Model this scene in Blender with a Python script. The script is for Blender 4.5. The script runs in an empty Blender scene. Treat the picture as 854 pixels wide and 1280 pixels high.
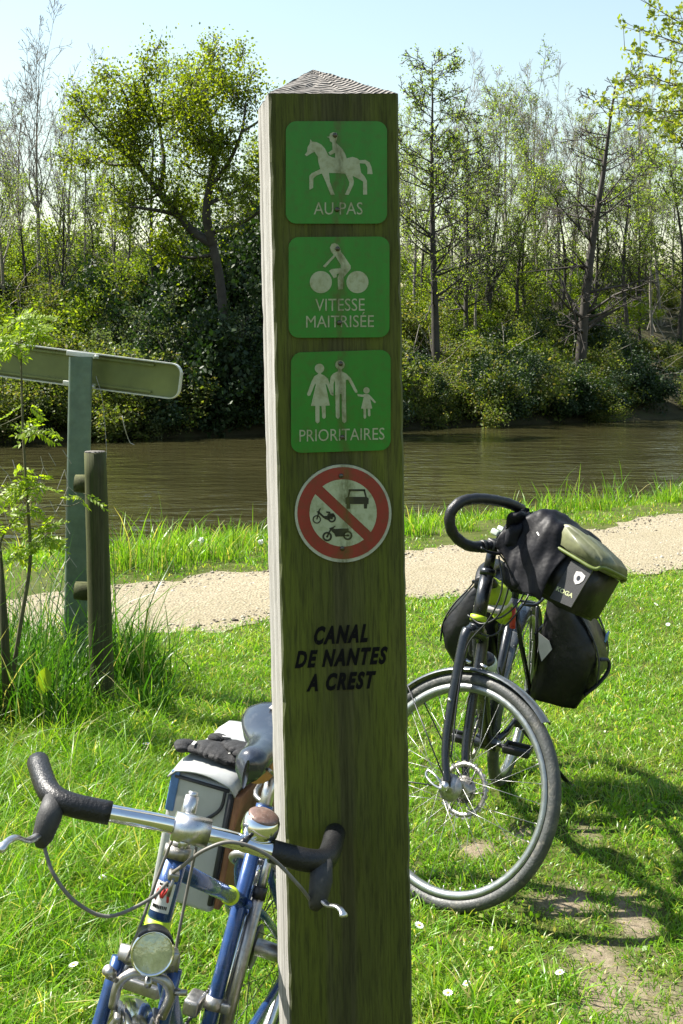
import bpy, math, random
import numpy as np
from mathutils import Matrix, Vector, Quaternion

rd = math.radians
SC = bpy.context.scene
COL = SC.collection

# ------------------------------------------------------------------ camera
FPX, CX, HY, EYE = 1550.0, 427.0, 450.0, 1.6      # focal length in photo pixels, centre column, horizon row, eye height
cam_d = bpy.data.cameras.new('camera')
cam = bpy.data.objects.new('camera', cam_d)
COL.objects.link(cam)
cam.location = (0, 0, EYE)
cam.rotation_euler = (rd(90), 0, 0)
cam_d.sensor_fit = 'VERTICAL'
cam_d.sensor_height = 36.0
cam_d.lens = FPX / 1280 * 36
cam_d.shift_y = -(640 - HY) / 1280
cam_d.clip_start = 0.05
cam_d.clip_end = 3000
SC.camera = cam

# ------------------------------------------------------------------ sky, sun, exposure
SUN_EL = rd(52)
SUN_AZ = math.atan2(0.36, -0.93)                  # direction towards the sun, behind and left of the scene
sun_dir = Vector((math.cos(SUN_AZ) * math.cos(SUN_EL), math.sin(SUN_AZ) * math.cos(SUN_EL), math.sin(SUN_EL)))
world = bpy.data.worlds.new('World')
SC.world = world
world.use_nodes = True
wn = world.node_tree.nodes
sky = wn.new('ShaderNodeTexSky')
sky.sky_type = 'NISHITA'
sky.sun_disc = False
sky.sun_elevation = SUN_EL
sky.sun_rotation = math.atan2(sun_dir.x, sun_dir.y)
sky.air_density = 1.75
sky.dust_density = 1.0
sky.ozone_density = 1.0
wn['Background'].inputs[1].default_value = 0.062
world.node_tree.links.new(sky.outputs[0], wn['Background'].inputs[0])
sun_d = bpy.data.lights.new('sun', 'SUN')
sun_d.energy = 5.0
sun_d.angle = rd(0.53)
sun_d.color = (1.0, 0.95, 0.86)
sun = bpy.data.objects.new('sun', sun_d)
COL.objects.link(sun)
sun.rotation_euler = sun_dir.to_track_quat('Z', 'Y').to_euler()
sun.location = sun_dir * 50
SC.view_settings.view_transform = 'Standard'
SC.view_settings.look = 'None'
SC.view_settings.gamma = 1.0
SC.view_settings.use_curve_mapping = False
SC.view_settings.exposure = 1.68

# ------------------------------------------------------------------ helpers: tagging
def tag(o, label=None, cat=None, group=None, kind=None):
    if label: o['label'] = label
    if cat: o['category'] = cat
    if group: o['group'] = group
    if kind: o['kind'] = kind
    return o

def empty(name, M=None):
    o = bpy.data.objects.new(name, None)
    o.empty_display_size = 0.1
    COL.objects.link(o)
    if M is not None: o.matrix_world = M
    return o

def copy_tree(o, parent=None):
    c = o.copy()
    COL.objects.link(c)
    c.parent = parent
    for ch in list(o.children):
        copy_tree(ch, c)
    return c

# ------------------------------------------------------------------ helpers: materials
def new_mat(name):
    m = bpy.data.materials.new(name)
    m.use_nodes = True
    nt = m.node_tree
    b = nt.nodes['Principled BSDF']
    return m, nt, b

class N:
    """short hand for building node trees"""
    def __init__(s, nt): s.nt = nt
    def n(s, typ, **kw):
        nd = s.nt.nodes.new('ShaderNode' + typ)
        for k, v in kw.items(): setattr(nd, k, v)
        return nd
    def l(s, a, b): s.nt.links.new(a, b)
    def coord(s, out='Object', scale=(1, 1, 1)):
        t = s.n('TexCoord'); mp = s.n('Mapping')
        mp.inputs['Scale'].default_value = scale
        s.l(t.outputs[out], mp.inputs['Vector'])
        return mp.outputs[0]
    def noise(s, vec, scale, detail=4, rough=0.55, dist=0.0):
        nd = s.n('TexNoise')
        nd.inputs['Scale'].default_value = scale
        nd.inputs['Detail'].default_value = detail
        nd.inputs['Roughness'].default_value = rough
        nd.inputs['Distortion'].default_value = dist
        if vec is not None: s.l(vec, nd.inputs['Vector'])
        return nd.outputs[0]
    def ramp(s, fac, stops):
        nd = s.n('ValToRGB')
        while len(nd.color_ramp.elements) < len(stops): nd.color_ramp.elements.new(0.5)
        for e, (p, c) in zip(nd.color_ramp.elements, stops):
            e.position = p
            e.color = (*c, 1) if not isinstance(c, (int, float)) else (c, c, c, 1)
        s.l(fac, nd.inputs[0])
        return nd.outputs[0]
    def mix(s, fac, a, b, mode='MIX'):
        nd = s.n('MixRGB', blend_type=mode)
        for i, v in ((0, fac), (1, a), (2, b)):
            if hasattr(v, 'links') or hasattr(v, 'is_linked'): s.l(v, nd.inputs[i])
            else: nd.inputs[i].default_value = v if i == 0 else (*v, 1)
        return nd.outputs[0]
    def math(s, op, a, b=0.0, c=None):
        nd = s.n('Math', operation=op)
        for i, v in enumerate((a, b) if c is None else (a, b, c)):
            if hasattr(v, 'is_linked'): s.l(v, nd.inputs[i])
            else: nd.inputs[i].default_value = v
        return nd.outputs[0]
    def bump(s, h, strength, dist, bsdf):
        nd = s.n('Bump')
        nd.inputs['Strength'].default_value = strength
        nd.inputs['Distance'].default_value = dist
        s.l(h, nd.inputs['Height'])
        s.l(nd.outputs[0], bsdf.inputs['Normal'])

def plain(name, col, rough=0.5, metal=0.0, var=0.25, vscale=18.0, bump=0.0, bscale=200.0, spec=0.5, coat=0.0, dirt=None, bdist=0.002):
    """coloured surface with mottling, optional grain relief and dusty dirt"""
    m, nt, b = new_mat(name)
    k = N(nt)
    v = k.coord()
    nz = k.noise(v, vscale, 5, 0.6)
    lo = tuple(c * (1 - var) for c in col); hi = tuple(min(1, c * (1 + var)) for c in col)
    c = k.ramp(nz, [(0.3, lo), (0.7, hi)])
    if dirt:
        dn = k.ramp(k.noise(v, vscale * 2.3, 6, 0.7), [(0.52, 0.0), (0.72, dirt[1])])
        c = k.mix(dn, c, dirt[0])
    k.l(c, b.inputs['Base Color'])
    b.inputs['Metallic'].default_value = metal
    rr = k.ramp(k.noise(v, vscale * 1.7, 4, 0.6), [(0.25, max(0.02, rough * 0.75)), (0.75, min(1, rough * 1.25))])
    k.l(rr, b.inputs['Roughness'])
    b.inputs['Specular IOR Level'].default_value = spec
    b.inputs['Coat Weight'].default_value = coat
    b.inputs['Coat Roughness'].default_value = 0.08
    if bump: k.bump(k.noise(v, bscale, 3, 0.6), bump, bdist, b)
    return m

def leaf_mat(name, stops, trans, tw=0.45, rough=0.45, patch=None, lum=0.8):
    """leaves: colour varies from leaf to leaf, light shines through"""
    m, nt, b = new_mat(name)
    k = N(nt)
    g = k.n('NewGeometry')
    c = k.ramp(g.outputs['Random Per Island'], [(p, tuple(q * lum for q in col)) for p, col in stops])
    if patch:                                                       # yellowed patches of turf
        pv = k.coord('Object')
        c = k.mix(k.ramp(k.noise(pv, patch[1], 4, 0.65), [(0.48, 0.0), (0.72, patch[2])]), c, patch[0])
        c = k.mix(k.ramp(k.noise(pv, patch[1] * 0.37, 3, 0.6), [(0.35, 0.35), (0.55, 0.0)]), c, (0.045, 0.115, 0.009))
    k.l(c, b.inputs['Base Color'])
    b.inputs['Roughness'].default_value = rough
    b.inputs['Specular IOR Level'].default_value = 0.35
    t = k.n('BsdfTranslucent')
    k.l(k.mix(1.0, c, trans, 'MULTIPLY'), t.inputs[0])
    mx = k.n('MixShader')
    mx.inputs[0].default_value = tw
    k.l(b.outputs[0], mx.inputs[1]); k.l(t.outputs[0], mx.inputs[2])
    k.l(mx.outputs[0], nt.nodes['Material Output'].inputs[0])
    return m

M = {}
M['black_plastic'] = plain('black_plastic', (0.010, 0.010, 0.011), 0.38, var=0.3, bump=0.15, bscale=300, spec=0.4)
M['black_rubber'] = plain('black_rubber', (0.022, 0.022, 0.022), 0.65, var=0.3, bump=0.3, bscale=400, dirt=((0.12, 0.11, 0.09), 0.25))
M['grip'] = plain('foam_grip', (0.008, 0.008, 0.009), 0.42, var=0.3, bump=0.7, bscale=230, spec=0.4, dirt=((0.05, 0.05, 0.05), 0.12))
M['tyre'] = plain('tyre_rubber', (0.042, 0.045, 0.043), 0.55, var=0.3, bump=0.8, bscale=140, dirt=((0.18, 0.165, 0.13), 0.6))
M['rim'] = plain('grey_rim', (0.26, 0.28, 0.27), 0.35, 0.8, 0.12, 40, dirt=((0.2, 0.18, 0.14), 0.5))
M['spoke'] = plain('spoke_steel', (0.30, 0.30, 0.29), 0.35, 0.7, 0.1, 40)
M['alloy'] = plain('brushed_alloy', (0.55, 0.55, 0.56), 0.32, 1.0, 0.12, 60, dirt=((0.2, 0.18, 0.15), 0.35))
M['chrome'] = plain('chrome', (0.75, 0.76, 0.78), 0.12, 1.0, 0.06, 40, dirt=((0.3, 0.26, 0.2), 0.2))
M['dull_steel'] = plain('dull_steel', (0.34, 0.33, 0.31), 0.42, 1.0, 0.25, 50, dirt=((0.14, 0.1, 0.06), 0.5))
M['dark_steel'] = plain('dark_steel', (0.06, 0.06, 0.065), 0.4, 0.9, 0.3, 60)
M['blue_paint'] = plain('blue_paint', (0.020, 0.060, 0.19), 0.28, 0.35, 0.25, 30, coat=0.5, dirt=((0.08, 0.07, 0.06), 0.35))
M['black_paint'] = plain('black_paint', (0.009, 0.011, 0.015), 0.30, 0.2, 0.25, 30, coat=0.25, dirt=((0.06, 0.055, 0.05), 0.3))
M['grey_mudguard'] = plain('grey_mudguard', (0.08, 0.09, 0.10), 0.3, 0.4, 0.2, 30, coat=0.3, dirt=((0.25, 0.24, 0.2), 0.4))
M['neon'] = plain('neon_yellow', (0.40, 0.56, 0.02), 0.5, 0, 0.12, 30)
M['hivis'] = plain('hivis_cloth', (0.32, 0.44, 0.015), 0.7, 0, 0.15, 20, bump=0.4, bscale=500)
M['silver_cloth'] = plain('silver_tarpaulin', (0.36, 0.37, 0.36), 0.4, 0.15, 0.10, 12, bump=0.12, bscale=220, dirt=((0.32, 0.30, 0.25), 0.35))
M['black_trim'] = plain('black_binding', (0.02, 0.02, 0.022), 0.6, var=0.2, bump=0.3, bscale=500)
M['brown_leather'] = plain('brown_leather', (0.20, 0.085, 0.035), 0.55, 0, 0.3, 25, bump=0.3, bscale=250)
M['blue_strap'] = plain('blue_strap', (0.08, 0.17, 0.36), 0.6, 0, 0.2, 40, bump=0.5, bscale=400)
M['glove'] = plain('black_knit', (0.008, 0.008, 0.009), 0.85, 0, 0.4, 60, bump=1.0, bscale=330)
M['saddle'] = plain('saddle_vinyl', (0.020, 0.025, 0.036), 0.24, 0, 0.2, 20, coat=0.4, dirt=((0.16, 0.17, 0.18), 0.2))
M['tan'] = plain('tan_band', (0.42, 0.24, 0.06), 0.5, 0, 0.15, 30)
M['bell_top'] = plain('bell_brown', (0.16, 0.10, 0.08), 0.35, 0.3, 0.35, 120, dirt=((0.45, 0.4, 0.36), 0.4))
M['cable'] = plain('cable_housing', (0.13, 0.12, 0.105), 0.5, 0, 0.2, 60)
M['black_cable'] = plain('black_cable', (0.015, 0.015, 0.016), 0.45)
M['pannier_black'] = plain('pannier_tarpaulin', (0.006, 0.006, 0.007), 0.46, 0, 0.3, 10, bump=0.5, bscale=11, spec=0.36, bdist=0.010, dirt=((0.035, 0.032, 0.026), 0.35))
M['pannier_grey'] = plain('bag_grey_panel', (0.016, 0.016, 0.017), 0.6, 0, 0.2, 30, bump=0.3, bscale=400)
M['olive_lid'] = plain('olive_map_case', (0.105, 0.112, 0.058), 0.42, 0, 0.35, 25, coat=0.1, dirt=((0.06, 0.07, 0.03), 0.5))
M['olive_side'] = plain('olive_piping', (0.10, 0.13, 0.025), 0.45, 0, 0.2, 30)
M['jacket'] = plain('black_nylon', (0.003, 0.003, 0.005), 0.55, 0, 0.3, 20, bump=0.6, bscale=13, spec=0.18, bdist=0.010)
M['white_print'] = plain('white_print', (0.55, 0.55, 0.52), 0.55, 0, 0.12, 60)
M['reflector'] = plain('reflective_patch', (0.45, 0.42, 0.41), 0.4, 0, 0.1, 20)
M['olive_print'] = plain('olive_print', (0.40, 0.42, 0.22), 0.6, 0, 0.1, 60)
M['red_print'] = plain('red_print', (0.45, 0.035, 0.03), 0.45, 0, 0.1, 60)
M['red_plastic'] = plain('red_strap', (0.42, 0.03, 0.03), 0.45)
M['lens'] = plain('lamp_lens', (0.50, 0.52, 0.34), 0.10, 0.35, 0.2, 90, bump=0.8, bscale=110, coat=0.6)
M['bottle'] = plain('clear_bottle', (0.42, 0.47, 0.40), 0.18, 0, 0.15, 30, coat=0.5)
M['galv'] = plain('galvanised_steel', (0.11, 0.155, 0.125), 0.48, 0.55, 0.25, 14, dirt=((0.12, 0.16, 0.10), 0.4))
M['sign_back'] = plain('weathered_sign_back', (0.15, 0.17, 0.06), 0.5, 0.35, 0.18, 6, dirt=((0.10, 0.13, 0.05), 0.5))
M['sign_edge'] = plain('sign_rim', (0.50, 0.50, 0.46), 0.4, 0.3, 0.1, 20, dirt=((0.2, 0.22, 0.12), 0.4))
M['screw'] = plain('screw_head', (0.09, 0.08, 0.07), 0.4, 0.9, 0.3, 300)
M['wire'] = plain('rusty_wire', (0.28, 0.27, 0.24), 0.5, 0.5, 0.3, 50)
M['daisy'] = plain('daisy_petals', (0.6, 0.6, 0.59), 0.6, 0, 0.05)
M['daisy_eye'] = plain('daisy_eye', (0.6, 0.42, 0.03), 0.7, 0, 0.1)
M['stencil'] = None

M['grass'] = leaf_mat('grass_blades', [(0.0, (0.080, 0.20, 0.010)), (0.5, (0.150, 0.32, 0.018)), (0.84, (0.24, 0.38, 0.035)), (0.94, (0.48, 0.42, 0.17))], (1.75, 1.8, 0.6), 0.42, 0.36, ((0.25, 0.26, 0.055), 2.6, 0.4), 0.86)
M['tall_grass'] = leaf_mat('tall_grass_blades', [(0.0, (0.03, 0.10, 0.010)), (0.6, (0.07, 0.18, 0.015)), (0.9, (0.12, 0.24, 0.03)), (0.97, (0.40, 0.36, 0.18))], (1.6, 1.7, 0.6), 0.45, 0.35)
M['oak_leaf'] = leaf_mat('oak_leaves', [(0.0, (0.085, 0.14, 0.008)), (0.6, (0.15, 0.21, 0.012)), (1.0, (0.23, 0.28, 0.025))], (1.9, 1.8, 0.5), 0.55)
M['bud_leaf'] = leaf_mat('young_leaves', [(0.0, (0.11, 0.18, 0.02)), (0.6, (0.18, 0.26, 0.028)), (1.0, (0.27, 0.31, 0.06))], (1.7, 1.75, 0.6), 0.5, lum=0.95)
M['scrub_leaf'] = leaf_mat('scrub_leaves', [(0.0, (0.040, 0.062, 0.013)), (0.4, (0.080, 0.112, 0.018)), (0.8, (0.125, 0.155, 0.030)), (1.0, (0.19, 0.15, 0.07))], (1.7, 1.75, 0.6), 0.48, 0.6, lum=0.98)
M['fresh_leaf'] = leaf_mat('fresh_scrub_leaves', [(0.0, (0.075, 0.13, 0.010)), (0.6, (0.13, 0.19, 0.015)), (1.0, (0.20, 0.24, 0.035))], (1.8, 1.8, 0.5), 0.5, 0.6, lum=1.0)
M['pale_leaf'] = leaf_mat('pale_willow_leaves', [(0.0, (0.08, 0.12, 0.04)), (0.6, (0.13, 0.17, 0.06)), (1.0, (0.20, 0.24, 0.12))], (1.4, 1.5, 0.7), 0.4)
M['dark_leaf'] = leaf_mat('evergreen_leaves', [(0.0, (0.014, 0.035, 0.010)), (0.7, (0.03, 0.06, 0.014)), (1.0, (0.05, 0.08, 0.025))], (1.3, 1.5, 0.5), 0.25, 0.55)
M['sapling_leaf'] = leaf_mat('sapling_leaves', [(0.0, (0.17, 0.27, 0.015)), (0.6, (0.25, 0.36, 0.02)), (1.0, (0.34, 0.44, 0.04))], (1.7, 1.7, 0.6), 0.55)
M['spring_leaf'] = leaf_mat('spring_leaves', [(0.0, (0.16, 0.24, 0.02)), (0.6, (0.24, 0.31, 0.03)), (1.0, (0.33, 0.36, 0.06))], (1.6, 1.5, 0.7), 0.5)
M['bark'] = plain('dark_bark', (0.036, 0.031, 0.025), 0.9, 0, 0.4, 3, bump=0.8, bscale=20, dirt=((0.05, 0.07, 0.025), 0.5))
M['grey_bark'] = plain('grey_bark', (0.20, 0.18, 0.15), 0.9, 0, 0.3, 3, bump=0.6, bscale=20, dirt=((0.09, 0.10, 0.05), 0.4))
M['dead_bark'] = plain('dead_bark', (0.045, 0.038, 0.03), 0.9, 0, 0.4, 2, bump=0.8, bscale=16)
M['stem'] = plain('sapling_bark', (0.07, 0.065, 0.03), 0.8, 0, 0.3, 12, bump=0.4, bscale=80)

def wood_mat(name, front, side, top_ring=False):
    """weathered timber: algae on the shaded -Y side, bleached grey where the sun falls"""
    m, nt, b = new_mat(name)
    k = N(nt)
    v = k.coord('Object', (60, 60, 1.6))
    grain = k.noise(v, 1.0, 6, 0.65, 0.4)
    v2 = k.coord('Object', (9, 9, 2.2))
    blot = k.noise(v2, 1.0, 5, 0.6)
    v3 = k.coord('Object', (26, 26, 0.8))
    streak = k.noise(v3, 1.0, 4, 0.55)
    fine = k.noise(k.coord('Object', (260, 260, 14)), 1.0, 5, 0.7)
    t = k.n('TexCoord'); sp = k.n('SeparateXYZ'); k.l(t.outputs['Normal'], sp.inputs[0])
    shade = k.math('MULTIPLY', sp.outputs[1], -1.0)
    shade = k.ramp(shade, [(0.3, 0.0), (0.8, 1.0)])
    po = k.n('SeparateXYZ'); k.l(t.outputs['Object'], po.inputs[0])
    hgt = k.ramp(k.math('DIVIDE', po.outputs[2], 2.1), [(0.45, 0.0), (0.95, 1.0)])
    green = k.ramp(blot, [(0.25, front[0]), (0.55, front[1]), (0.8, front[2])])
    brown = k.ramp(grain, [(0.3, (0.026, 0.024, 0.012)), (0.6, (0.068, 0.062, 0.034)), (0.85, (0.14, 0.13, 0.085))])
    mid = k.math('ABSOLUTE', k.math('ADD', po.outputs[0], -0.005))
    midm = k.ramp(k.math('ADD', mid, k.math('MULTIPLY', k.math('SUBTRACT', streak, 0.5), 0.16)), [(0.012, 1.0), (0.045, 0.0)])
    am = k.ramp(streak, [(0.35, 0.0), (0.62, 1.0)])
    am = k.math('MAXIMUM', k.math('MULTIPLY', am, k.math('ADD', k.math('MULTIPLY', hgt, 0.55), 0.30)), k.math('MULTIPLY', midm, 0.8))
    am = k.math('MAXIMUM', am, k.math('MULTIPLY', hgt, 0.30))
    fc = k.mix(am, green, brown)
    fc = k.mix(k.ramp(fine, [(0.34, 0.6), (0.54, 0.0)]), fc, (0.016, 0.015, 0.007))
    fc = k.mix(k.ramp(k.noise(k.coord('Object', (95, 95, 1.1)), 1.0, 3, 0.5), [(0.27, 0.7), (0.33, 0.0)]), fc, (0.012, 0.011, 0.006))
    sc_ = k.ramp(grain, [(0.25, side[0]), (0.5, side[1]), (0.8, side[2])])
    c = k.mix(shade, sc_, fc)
    k.l(c, b.inputs['Base Color'])
    b.inputs['Roughness'].default_value = 0.85
    b.inputs['Specular IOR Level'].default_value = 0.25
    k.bump(k.mix(0.5, grain, fine), 0.7, 0.004, b)
    return m

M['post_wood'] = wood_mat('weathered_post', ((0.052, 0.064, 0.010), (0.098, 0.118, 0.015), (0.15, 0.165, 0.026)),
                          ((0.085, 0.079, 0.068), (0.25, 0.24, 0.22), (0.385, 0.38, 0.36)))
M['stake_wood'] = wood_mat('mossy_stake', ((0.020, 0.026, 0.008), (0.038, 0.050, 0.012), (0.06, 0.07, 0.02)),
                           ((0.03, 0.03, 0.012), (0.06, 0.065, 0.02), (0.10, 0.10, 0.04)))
m, nt, b = new_mat('end_grain'); k = N(nt)
tc = k.n('TexCoord')
mpn = k.n('Mapping'); mpn.inputs['Location'].default_value = (0.018, 0.0, 0); k.l(tc.outputs['Object'], mpn.inputs['Vector'])
wv = k.n('TexWave', wave_type='RINGS', rings_direction='Z'); wv.inputs['Scale'].default_value = 46; wv.inputs['Distortion'].default_value = 1.1
wv.inputs['Detail'].default_value = 3; wv.inputs['Detail Scale'].default_value = 1.5; k.l(mpn.outputs[0], wv.inputs['Vector'])
nz = k.noise(k.coord('Object'), 60, 5, 0.65)
c = k.ramp(wv.outputs[0], [(0.1, (0.045, 0.038, 0.034)), (0.45, (0.15, 0.135, 0.12)), (0.9, (0.26, 0.245, 0.225))])
c = k.mix(k.ramp(nz, [(0.35, 0.75), (0.5, 0.0)]), c, (0.045, 0.04, 0.035))
k.l(c, b.inputs['Base Color']); b.inputs['Roughness'].default_value = 0.95
k.bump(wv.outputs[0], 0.9, 0.004, b)
M['end_grain'] = m

def sign_mat(name, col, grime):
    m, nt, b = new_mat(name); k = N(nt)
    v = k.coord('Object')
    streak = k.noise(k.coord('Object', (40, 40, 9)), 1.0, 5, 0.6)
    gr = k.noise(v, 90, 5, 0.7)
    c = k.mix(k.ramp(streak, [(0.3, 0.0), (0.75, 0.45)]), col, tuple(x * 0.55 for x in col))
    c = k.mix(k.ramp(gr, [(0.46, 0.0), (0.72, 0.6)]), c, grime)
    po = k.n('SeparateXYZ'); k.l(v, po.inputs[0])
    wob = k.math('MULTIPLY', k.math('SUBTRACT', k.noise(k.coord('Object', (30, 30, 14)), 1.0, 4, 0.6), 0.5), 0.045)
    run = k.ramp(k.math('ABSOLUTE', k.math('ADD', k.math('ADD', po.outputs[0], -0.004), wob)), [(0.002, 0.75), (0.011, 0.0)])
    run = k.math('MULTIPLY', run, k.ramp(k.noise(k.coord('Object', (160, 160, 60)), 1.0, 4, 0.7), [(0.35, 0.15), (0.6, 1.0)]))
    c = k.mix(run, c, (0.055, 0.06, 0.010))
    k.l(c, b.inputs['Base Color']); b.inputs['Roughness'].default_value = 0.42
    k.bump(gr, 0.1, 0.001, b)
    return m
M['sign_green'] = sign_mat('sign_green', (0.013, 0.185, 0.012), (0.04, 0.10, 0.01))
M['sign_print'] = sign_mat('sign_print', (0.34, 0.37, 0.26), (0.13, 0.14, 0.03))
M['sign_white'] = sign_mat('sign_white', (0.38, 0.42, 0.30), (0.12, 0.15, 0.05))
M['sign_rimwhite'] = sign_mat('sign_outer_ring', (0.40, 0.42, 0.36), (0.2, 0.2, 0.14))
M['sign_red'] = sign_mat('sign_red', (0.24, 0.022, 0.02), (0.10, 0.04, 0.02))
M['sign_black'] = sign_mat('sign_black', (0.012, 0.014, 0.013), (0.03, 0.03, 0.02))
m, nt, b = new_mat('stencil_paint'); k = N(nt)                     # worn stencil paint: flaked off along the grain
wear = k.ramp(k.noise(k.coord('Object', (150, 150, 22)), 1.0, 5, 0.65), [(0.25, 0.0), (0.36, 1.0)])
tr = k.n('BsdfTransparent'); mx = k.n('MixShader')
b.inputs['Base Color'].default_value = (0.006, 0.006, 0.007, 1); b.inputs['Roughness'].default_value = 0.9; b.inputs['Specular IOR Level'].default_value = 0.1
k.l(wear, mx.inputs[0]); k.l(tr.outputs[0], mx.inputs[1]); k.l(b.outputs[0], mx.inputs[2])
k.l(mx.outputs[0], nt.nodes['Material Output'].inputs[0])
M['stencil'] = m

# ------------------------------------------------------------------ helpers: meshes
class MB:
    def __init__(s, T=None):
        s.v = []; s.f = []; s.sm = []; s.T = T if T is not None else Matrix()
    def add(s, vs, fs, smooth=True, T=None):
        o = len(s.v)
        X = s.T if T is None else s.T @ T
        s.v += [tuple(X @ Vector(p)) for p in vs]
        s.f += [tuple(i + o for i in f) for f in fs]
        s.sm += [smooth] * len(fs)
    def box(s, c, d, bev=0.0, T=None):
        x, y, z = (q / 2 for q in d)
        if bev <= 0:
            vs = [(c[0] + a * x, c[1] + b_ * y, c[2] + e * z) for a in (-1, 1) for b_ in (-1, 1) for e in (-1, 1)]
            fs = [(0, 1, 3, 2), (4, 6, 7, 5), (0, 4, 5, 1), (2, 3, 7, 6), (0, 2, 6, 4), (1, 5, 7, 3)]
            s.add(vs, fs, False, T); return
        import bmesh
        bm = bmesh.new()
        bmesh.ops.create_cube(bm, size=1)
        for q in bm.verts: q.co = Vector((q.co.x * d[0], q.co.y * d[1], q.co.z * d[2]))
        bmesh.ops.bevel(bm, geom=list(bm.edges), offset=bev, segments=3, affect='EDGES', profile=0.5)
        bm.verts.index_update()
        s.add([(q.co.x + c[0], q.co.y + c[1], q.co.z + c[2]) for q in bm.verts], [[q.index for q in f.verts] for f in bm.faces], True, T)
        bm.free()
    def tube(s, pts, r, sides=10, cap=True, T=None, flat=1.0):
        P = [Vector(p) for p in pts]
        n = len(P)
        R = [r] * n if isinstance(r, (int, float)) else list(r)
        tang = []
        for i in range(n):
            t = (P[min(i + 1, n - 1)] - P[max(i - 1, 0)])
            tang.append(t.normalized() if t.length > 1e-9 else Vector((0, 0, 1)))
        ref = Vector((0, 0, 1)) if abs(tang[0].z) < 0.9 else Vector((1, 0, 0))
        u = tang[0].cross(ref).normalized()
        vs = []; fs = []
        for i in range(n):
            u = (u - tang[i] * u.dot(tang[i]))
            u = u.normalized() if u.length > 1e-6 else tang[i].orthogonal().normalized()
            w = tang[i].cross(u)
            for j in range(sides):
                a = 2 * math.pi * j / sides
                vs.append(P[i] + (u * math.cos(a) + w * math.sin(a) * flat) * R[i])
        for i in range(n - 1):
            for j in range(sides):
                a = i * sides + j; b_ = i * sides + (j + 1) % sides
                fs.append((a, b_, b_ + sides, a + sides))
        if cap:
            fs.append(tuple(range(sides - 1, -1, -1)))
            fs.append(tuple((n - 1) * sides + j for j in range(sides)))
        s.add(vs, fs, True, T)
    def lathe(s, prof, sides=32, T=None, a0=0.0, a1=2 * math.pi, closed=False):
        """profile of (radius, y) turned about the y axis (axle)"""
        full = abs(a1 - a0 - 2 * math.pi) < 1e-6
        m_ = sides if full else sides + 1
        n = len(prof); vs = []; fs = []
        for j in range(m_):
            a = a0 + (a1 - a0) * j / sides
            for (r, y) in prof: vs.append((r * math.cos(a), y, r * math.sin(a)))
        for j in range(sides):
            j2 = (j + 1) % m_
            for i in range(n if closed else n - 1):
                i2 = (i + 1) % n
                fs.append((j * n + i, j2 * n + i, j2 * n + i2, j * n + i2))
        s.add(vs, fs, True, T)
    def prism(s, poly, d0, d1, T=None, smooth=False):
        """polygon in x,z extruded along y from d0 to d1"""
        n = len(poly)
        vs = [(p[0], d0, p[1]) for p in poly] + [(p[0], d1, p[1]) for p in poly]
        fs = [tuple(range(n)), tuple(range(2 * n - 1, n - 1, -1))] + [(i, i + n, (i + 1) % n + n, (i + 1) % n) for i in range(n)]
        s.add(vs, fs, smooth, T)
    def ball(s, c, r, T=None, nu=14, nv=10):
        rx, ry, rz = (r, r, r) if isinstance(r, (int, float)) else r
        vs = [(c[0], c[1], c[2] - rz)]; fs = []
        for i in range(1, nv):
            t = math.pi * i / nv - math.pi / 2
            for j in range(nu):
                a = 2 * math.pi * j / nu
                vs.append((c[0] + rx * math.cos(t) * math.cos(a), c[1] + ry * math.cos(t) * math.sin(a), c[2] + rz * math.sin(t)))
        vs.append((c[0], c[1], c[2] + rz))
        for j in range(nu):
            fs.append((0, 1 + (j + 1) % nu, 1 + j))
            fs.append((len(vs) - 1, len(vs) - 1 - nu + j, len(vs) - 1 - nu + (j + 1) % nu))
        for i in range(nv - 2):
            for j in range(nu):
                a = 1 + i * nu + j; b_ = 1 + i * nu + (j + 1) % nu
                fs.append((a, b_, b_ + nu, a + nu))
        s.add(vs, fs, True, T)
    def build(s, name, mat, parent=None):
        me = bpy.data.meshes.new(name)
        me.from_pydata(s.v, [], s.f)
        me.polygons.foreach_set('use_smooth', s.sm)
        me.materials.append(mat)
        me.update()
        o = bpy.data.objects.new(name, me)
        COL.objects.link(o)
        if parent is not None: o.parent = parent
        return o

def np_obj(name, V, Fq, mat, parent=None, smooth=False):
    """numpy arrays to one mesh object; Fq is (n,k) with constant k"""
    me = bpy.data.meshes.new(name)
    V = np.asarray(V, dtype=np.float32); Fq = np.asarray(Fq, dtype=np.int32)
    n, k_ = Fq.shape
    me.vertices.add(len(V)); me.vertices.foreach_set('co', V.ravel())
    me.loops.add(n * k_); me.loops.foreach_set('vertex_index', Fq.ravel())
    me.polygons.add(n)
    me.polygons.foreach_set('loop_start', np.arange(0, n * k_, k_, dtype=np.int32))
    me.polygons.foreach_set('loop_total', np.full(n, k_, dtype=np.int32))
    if smooth: me.polygons.foreach_set('use_smooth', np.ones(n, dtype=bool))
    me.update(calc_edges=True)
    me.materials.append(mat)
    o = bpy.data.objects.new(name, me)
    COL.objects.link(o)
    if parent is not None: o.parent = parent
    return o

def curve_pts(pts, n=8):
    """Catmull-Rom through the points"""
    P = [Vector(p) for p in pts]
    P = [P[0] * 2 - P[1]] + P + [P[-1] * 2 - P[-2]]
    out = []
    for i in range(1, len(P) - 2):
        a, b_, c_, d = P[i - 1:i + 3]
        for j in range(n):
            t = j / n
            out.append(0.5 * ((2 * b_) + (c_ - a) * t + (2 * a - 5 * b_ + 4 * c_ - d) * t * t + (3 * b_ - a - 3 * c_ + d) * t ** 3))
    out.append(P[-2])
    return out

def at(px, py, D):
    """a point at depth D metres seen at photo pixel px, py"""
    return Vector(((px - CX) / FPX * D, D, EYE - (py - HY) / FPX * D))

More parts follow.
